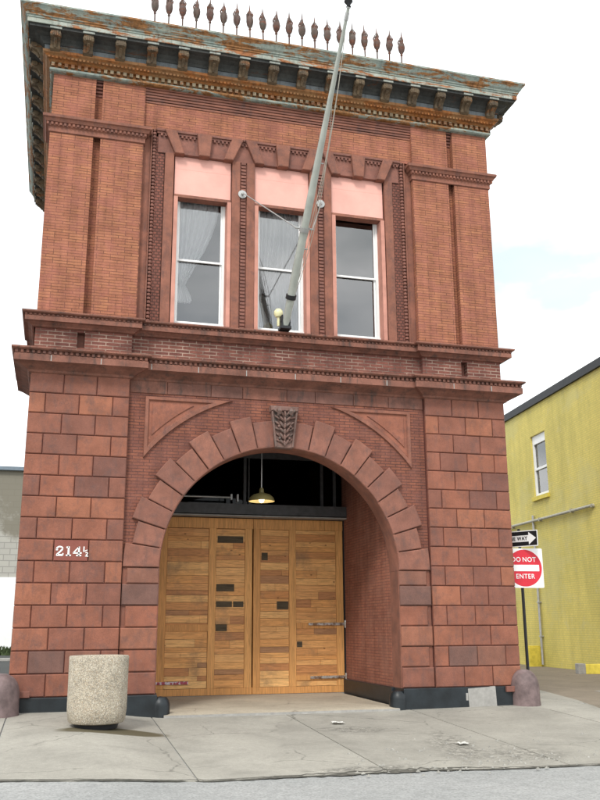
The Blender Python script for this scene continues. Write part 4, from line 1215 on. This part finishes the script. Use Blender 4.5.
b.box(-9, wx0, -.4, 0, -.2, 11.05); b.box(wx1, 22, -.4, 0, -.2, 11.05); b.box(wx0, wx1, -.4, 0, -.2, wz0); b.box(wx0, wx1, -.4, 0, wz1, 11.05)
ybuild(b, 'wall', M['yellow'])
b = MB(); b.box(-9, 22, -12, -.401, -.2, 11.0); ybuild(b, 'building_body', M['dark'])
b = MB(); b.box(-9.1, 22.1, -12.1, .10, 11.05, 11.37); ybuild(b, 'coping', M['coping'])
b = MB()
for (a, c, e, f) in ((wx0, wx0+.13, wz0, wz1), (wx1-.13, wx1, wz0, wz1), (wx0+.13, wx1-.13, wz1-.38, wz1), (wx0+.13, wx1-.13, wz0, wz0+.14), (wx0+.13, wx1-.13, 8.22, 8.32)):
    b.box(a, c, -.20, -.08, e, f)
wf = ybuild(b, 'window', M['white'])
b = MB(); b.box(wx0+.13, wx1-.13, -.16, -.15, wz0+.14, wz1-.38); ybuild(b, 'pane', M['glass'], wf)
b = MB(); b.box(wx0+.2, wx1-.2, -.36, -.3, wz0+.14, 8.2); ybuild(b, 'blind', M['curtain'], wf)
b = MB(); b.box(wx0-.08, wx1+.08, -.1, .10, wz0-.17, wz0-.002); ybuild(b, 'window_sill', M['yellow_paint'])
M['pipe'] = m_plain('weathered_pipe', (.36, .345, .28), .5, .2)
b = MB(); b.tube([(-.62, .10, 6.02), (3, .10, 6.04), (12, .10, 6.12)], .06, 10); b.tube([(-.62, .10, 6.02), (-.62, .0, 6.02)], .075, 10)
for x in (1, 4, 7): b.box(x, x+.05, 0, .17, 5.96, 6.12)
ybuild(b, 'pipe', M['pipe'], smooth=True)
b = MB(); b.tube([(4.78, .08, 6.3), (4.80, .08, .08)], .05, 10)
for z in (1.2, 2.6, 4.0, 5.4): b.box(4.70, 4.88, 0, .14, z, z+.05)
ybuild(b, 'downpipe', M['grey_metal'], smooth=True)
# yellow bumper post and wheel stop by the wall
yp = B_+yd*5.2+yn*.3
b = MB(); b.box(yp.x-.30, yp.x+.30, yp.y-.2, yp.y+.2, -.1, .72); b.box(yp.x-.24, yp.x+.24, yp.y-.16, yp.y+.16, .72, .76)
tag(b.build('kerb_post', M['yellow_paint'], None, (yp.x, yp.y, -.07), bevel=.03), 'short square yellow post at the foot of the yellow wall', 'post')
b = MB()
vs = [(-.85, -.18, 0), (.85, -.18, 0), (.85, .18, 0), (-.85, .18, 0), (-.78, -.10, .34), (.78, -.10, .34), (.78, .10, .34), (-.78, .10, .34)]
ang = math.radians(-14)
b.add([(p[0], p[1], p[2]) for p in vs], [(0, 3, 2, 1), (4, 5, 6, 7), (0, 1, 5, 4), (1, 2, 6, 5), (2, 3, 7, 6), (3, 0, 4, 7)])
b.box(-.87, -.60, -.185, .185, 0, .36)
b.mi = [0]*6+[1]*6
b.v = [(14.35+p[0]*math.cos(ang)-p[1]*math.sin(ang), 10.6+p[0]*math.sin(ang)+p[1]*math.cos(ang), p[2]-.09) for p in b.v]
tag(b.build('wheel_stop', [M['yellow_paint'], M['cement']], None, (14.35, 10.6, -.09), bevel=.02), 'low yellow wheel stop with a grey end lying before the yellow wall', 'wheel stop')

# ------------------------------------------------------------------ left background
LB = thing('block_building', 'stained grey block building with a white painted lower wall, far left beyond the lot', 'building', (-20, 45, 0))
b = MB(); b.box(-45, -3, 45, 60, 4.9, 12.1); part_o = b.build('wall', M['farblock'], LB, 'parent')
b = MB(); b.box(-45, -3, 44.9, 60, 0, 4.895); b.build('painted_wall', M['white'], LB, 'parent')
b = MB(); b.box(-45.2, -2.8, 44.7, 60, 12.1, 12.35); b.build('roof_edge', m_plain('slate_blue_edge', (.16, .20, .24), .6), LB, 'parent')
rg = random.Random(5)
b = MB()
for i in range(1500):
    x = rg.uniform(-18, -5.6); y = rg.uniform(38, 44); hh = rg.uniform(.15, .6); dx = rg.uniform(-.3, .3); w_ = rg.uniform(.05, .16)
    b.add([(x-w_, y, .0), (x+w_, y, .0), (x+dx, y+rg.uniform(-.2, .2), hh)], [(0, 1, 2)])
struct(b.build('weeds', M['grass']), 'stuff')
b = MB(); b.prism([(-8.6, .03), (-6.4, .03), (-6.45, .19), (-8.55, .19)], 28.5, 28.75, .03)
tag(b.build('wheel_stop', M['cement'], None, (-7.5, 28.6, .03)), 'low pale concrete wheel stop on the dark lot at the left edge', 'wheel stop')

# litter
M['paper'] = m_plain('dirty_paper', (.56, .55, .51), .9, .3, scale=30)
for (x, y, l, sc_) in ((.63, -1.62, 'crumpled white paper scrap lying near the right pier foot', .13), (1.94, -4.2, 'flat white paper scrap lying near the road edge', .11)):
    b = MB(); rg2 = random.Random(int(x*100)); vs = []; n = 6
    for i in range(n):
        for j in range(n):
            vs.append((x+(i/(n-1)-.5)*sc_*1.7+rg2.uniform(-.01, .01), y+(j/(n-1)-.5)*sc_*1.6+rg2.uniform(-.015, .015), gz(x, y)+.018+rg2.uniform(0, .03)))
    b.add(vs, [(i*n+j, (i+1)*n+j, (i+1)*n+j+1, i*n+j+1) for i in range(n-1) for j in range(n-1)])
    tag(b.build('paper_scrap', M['paper'], None, (x, y, gz(x, y))), l, 'litter')
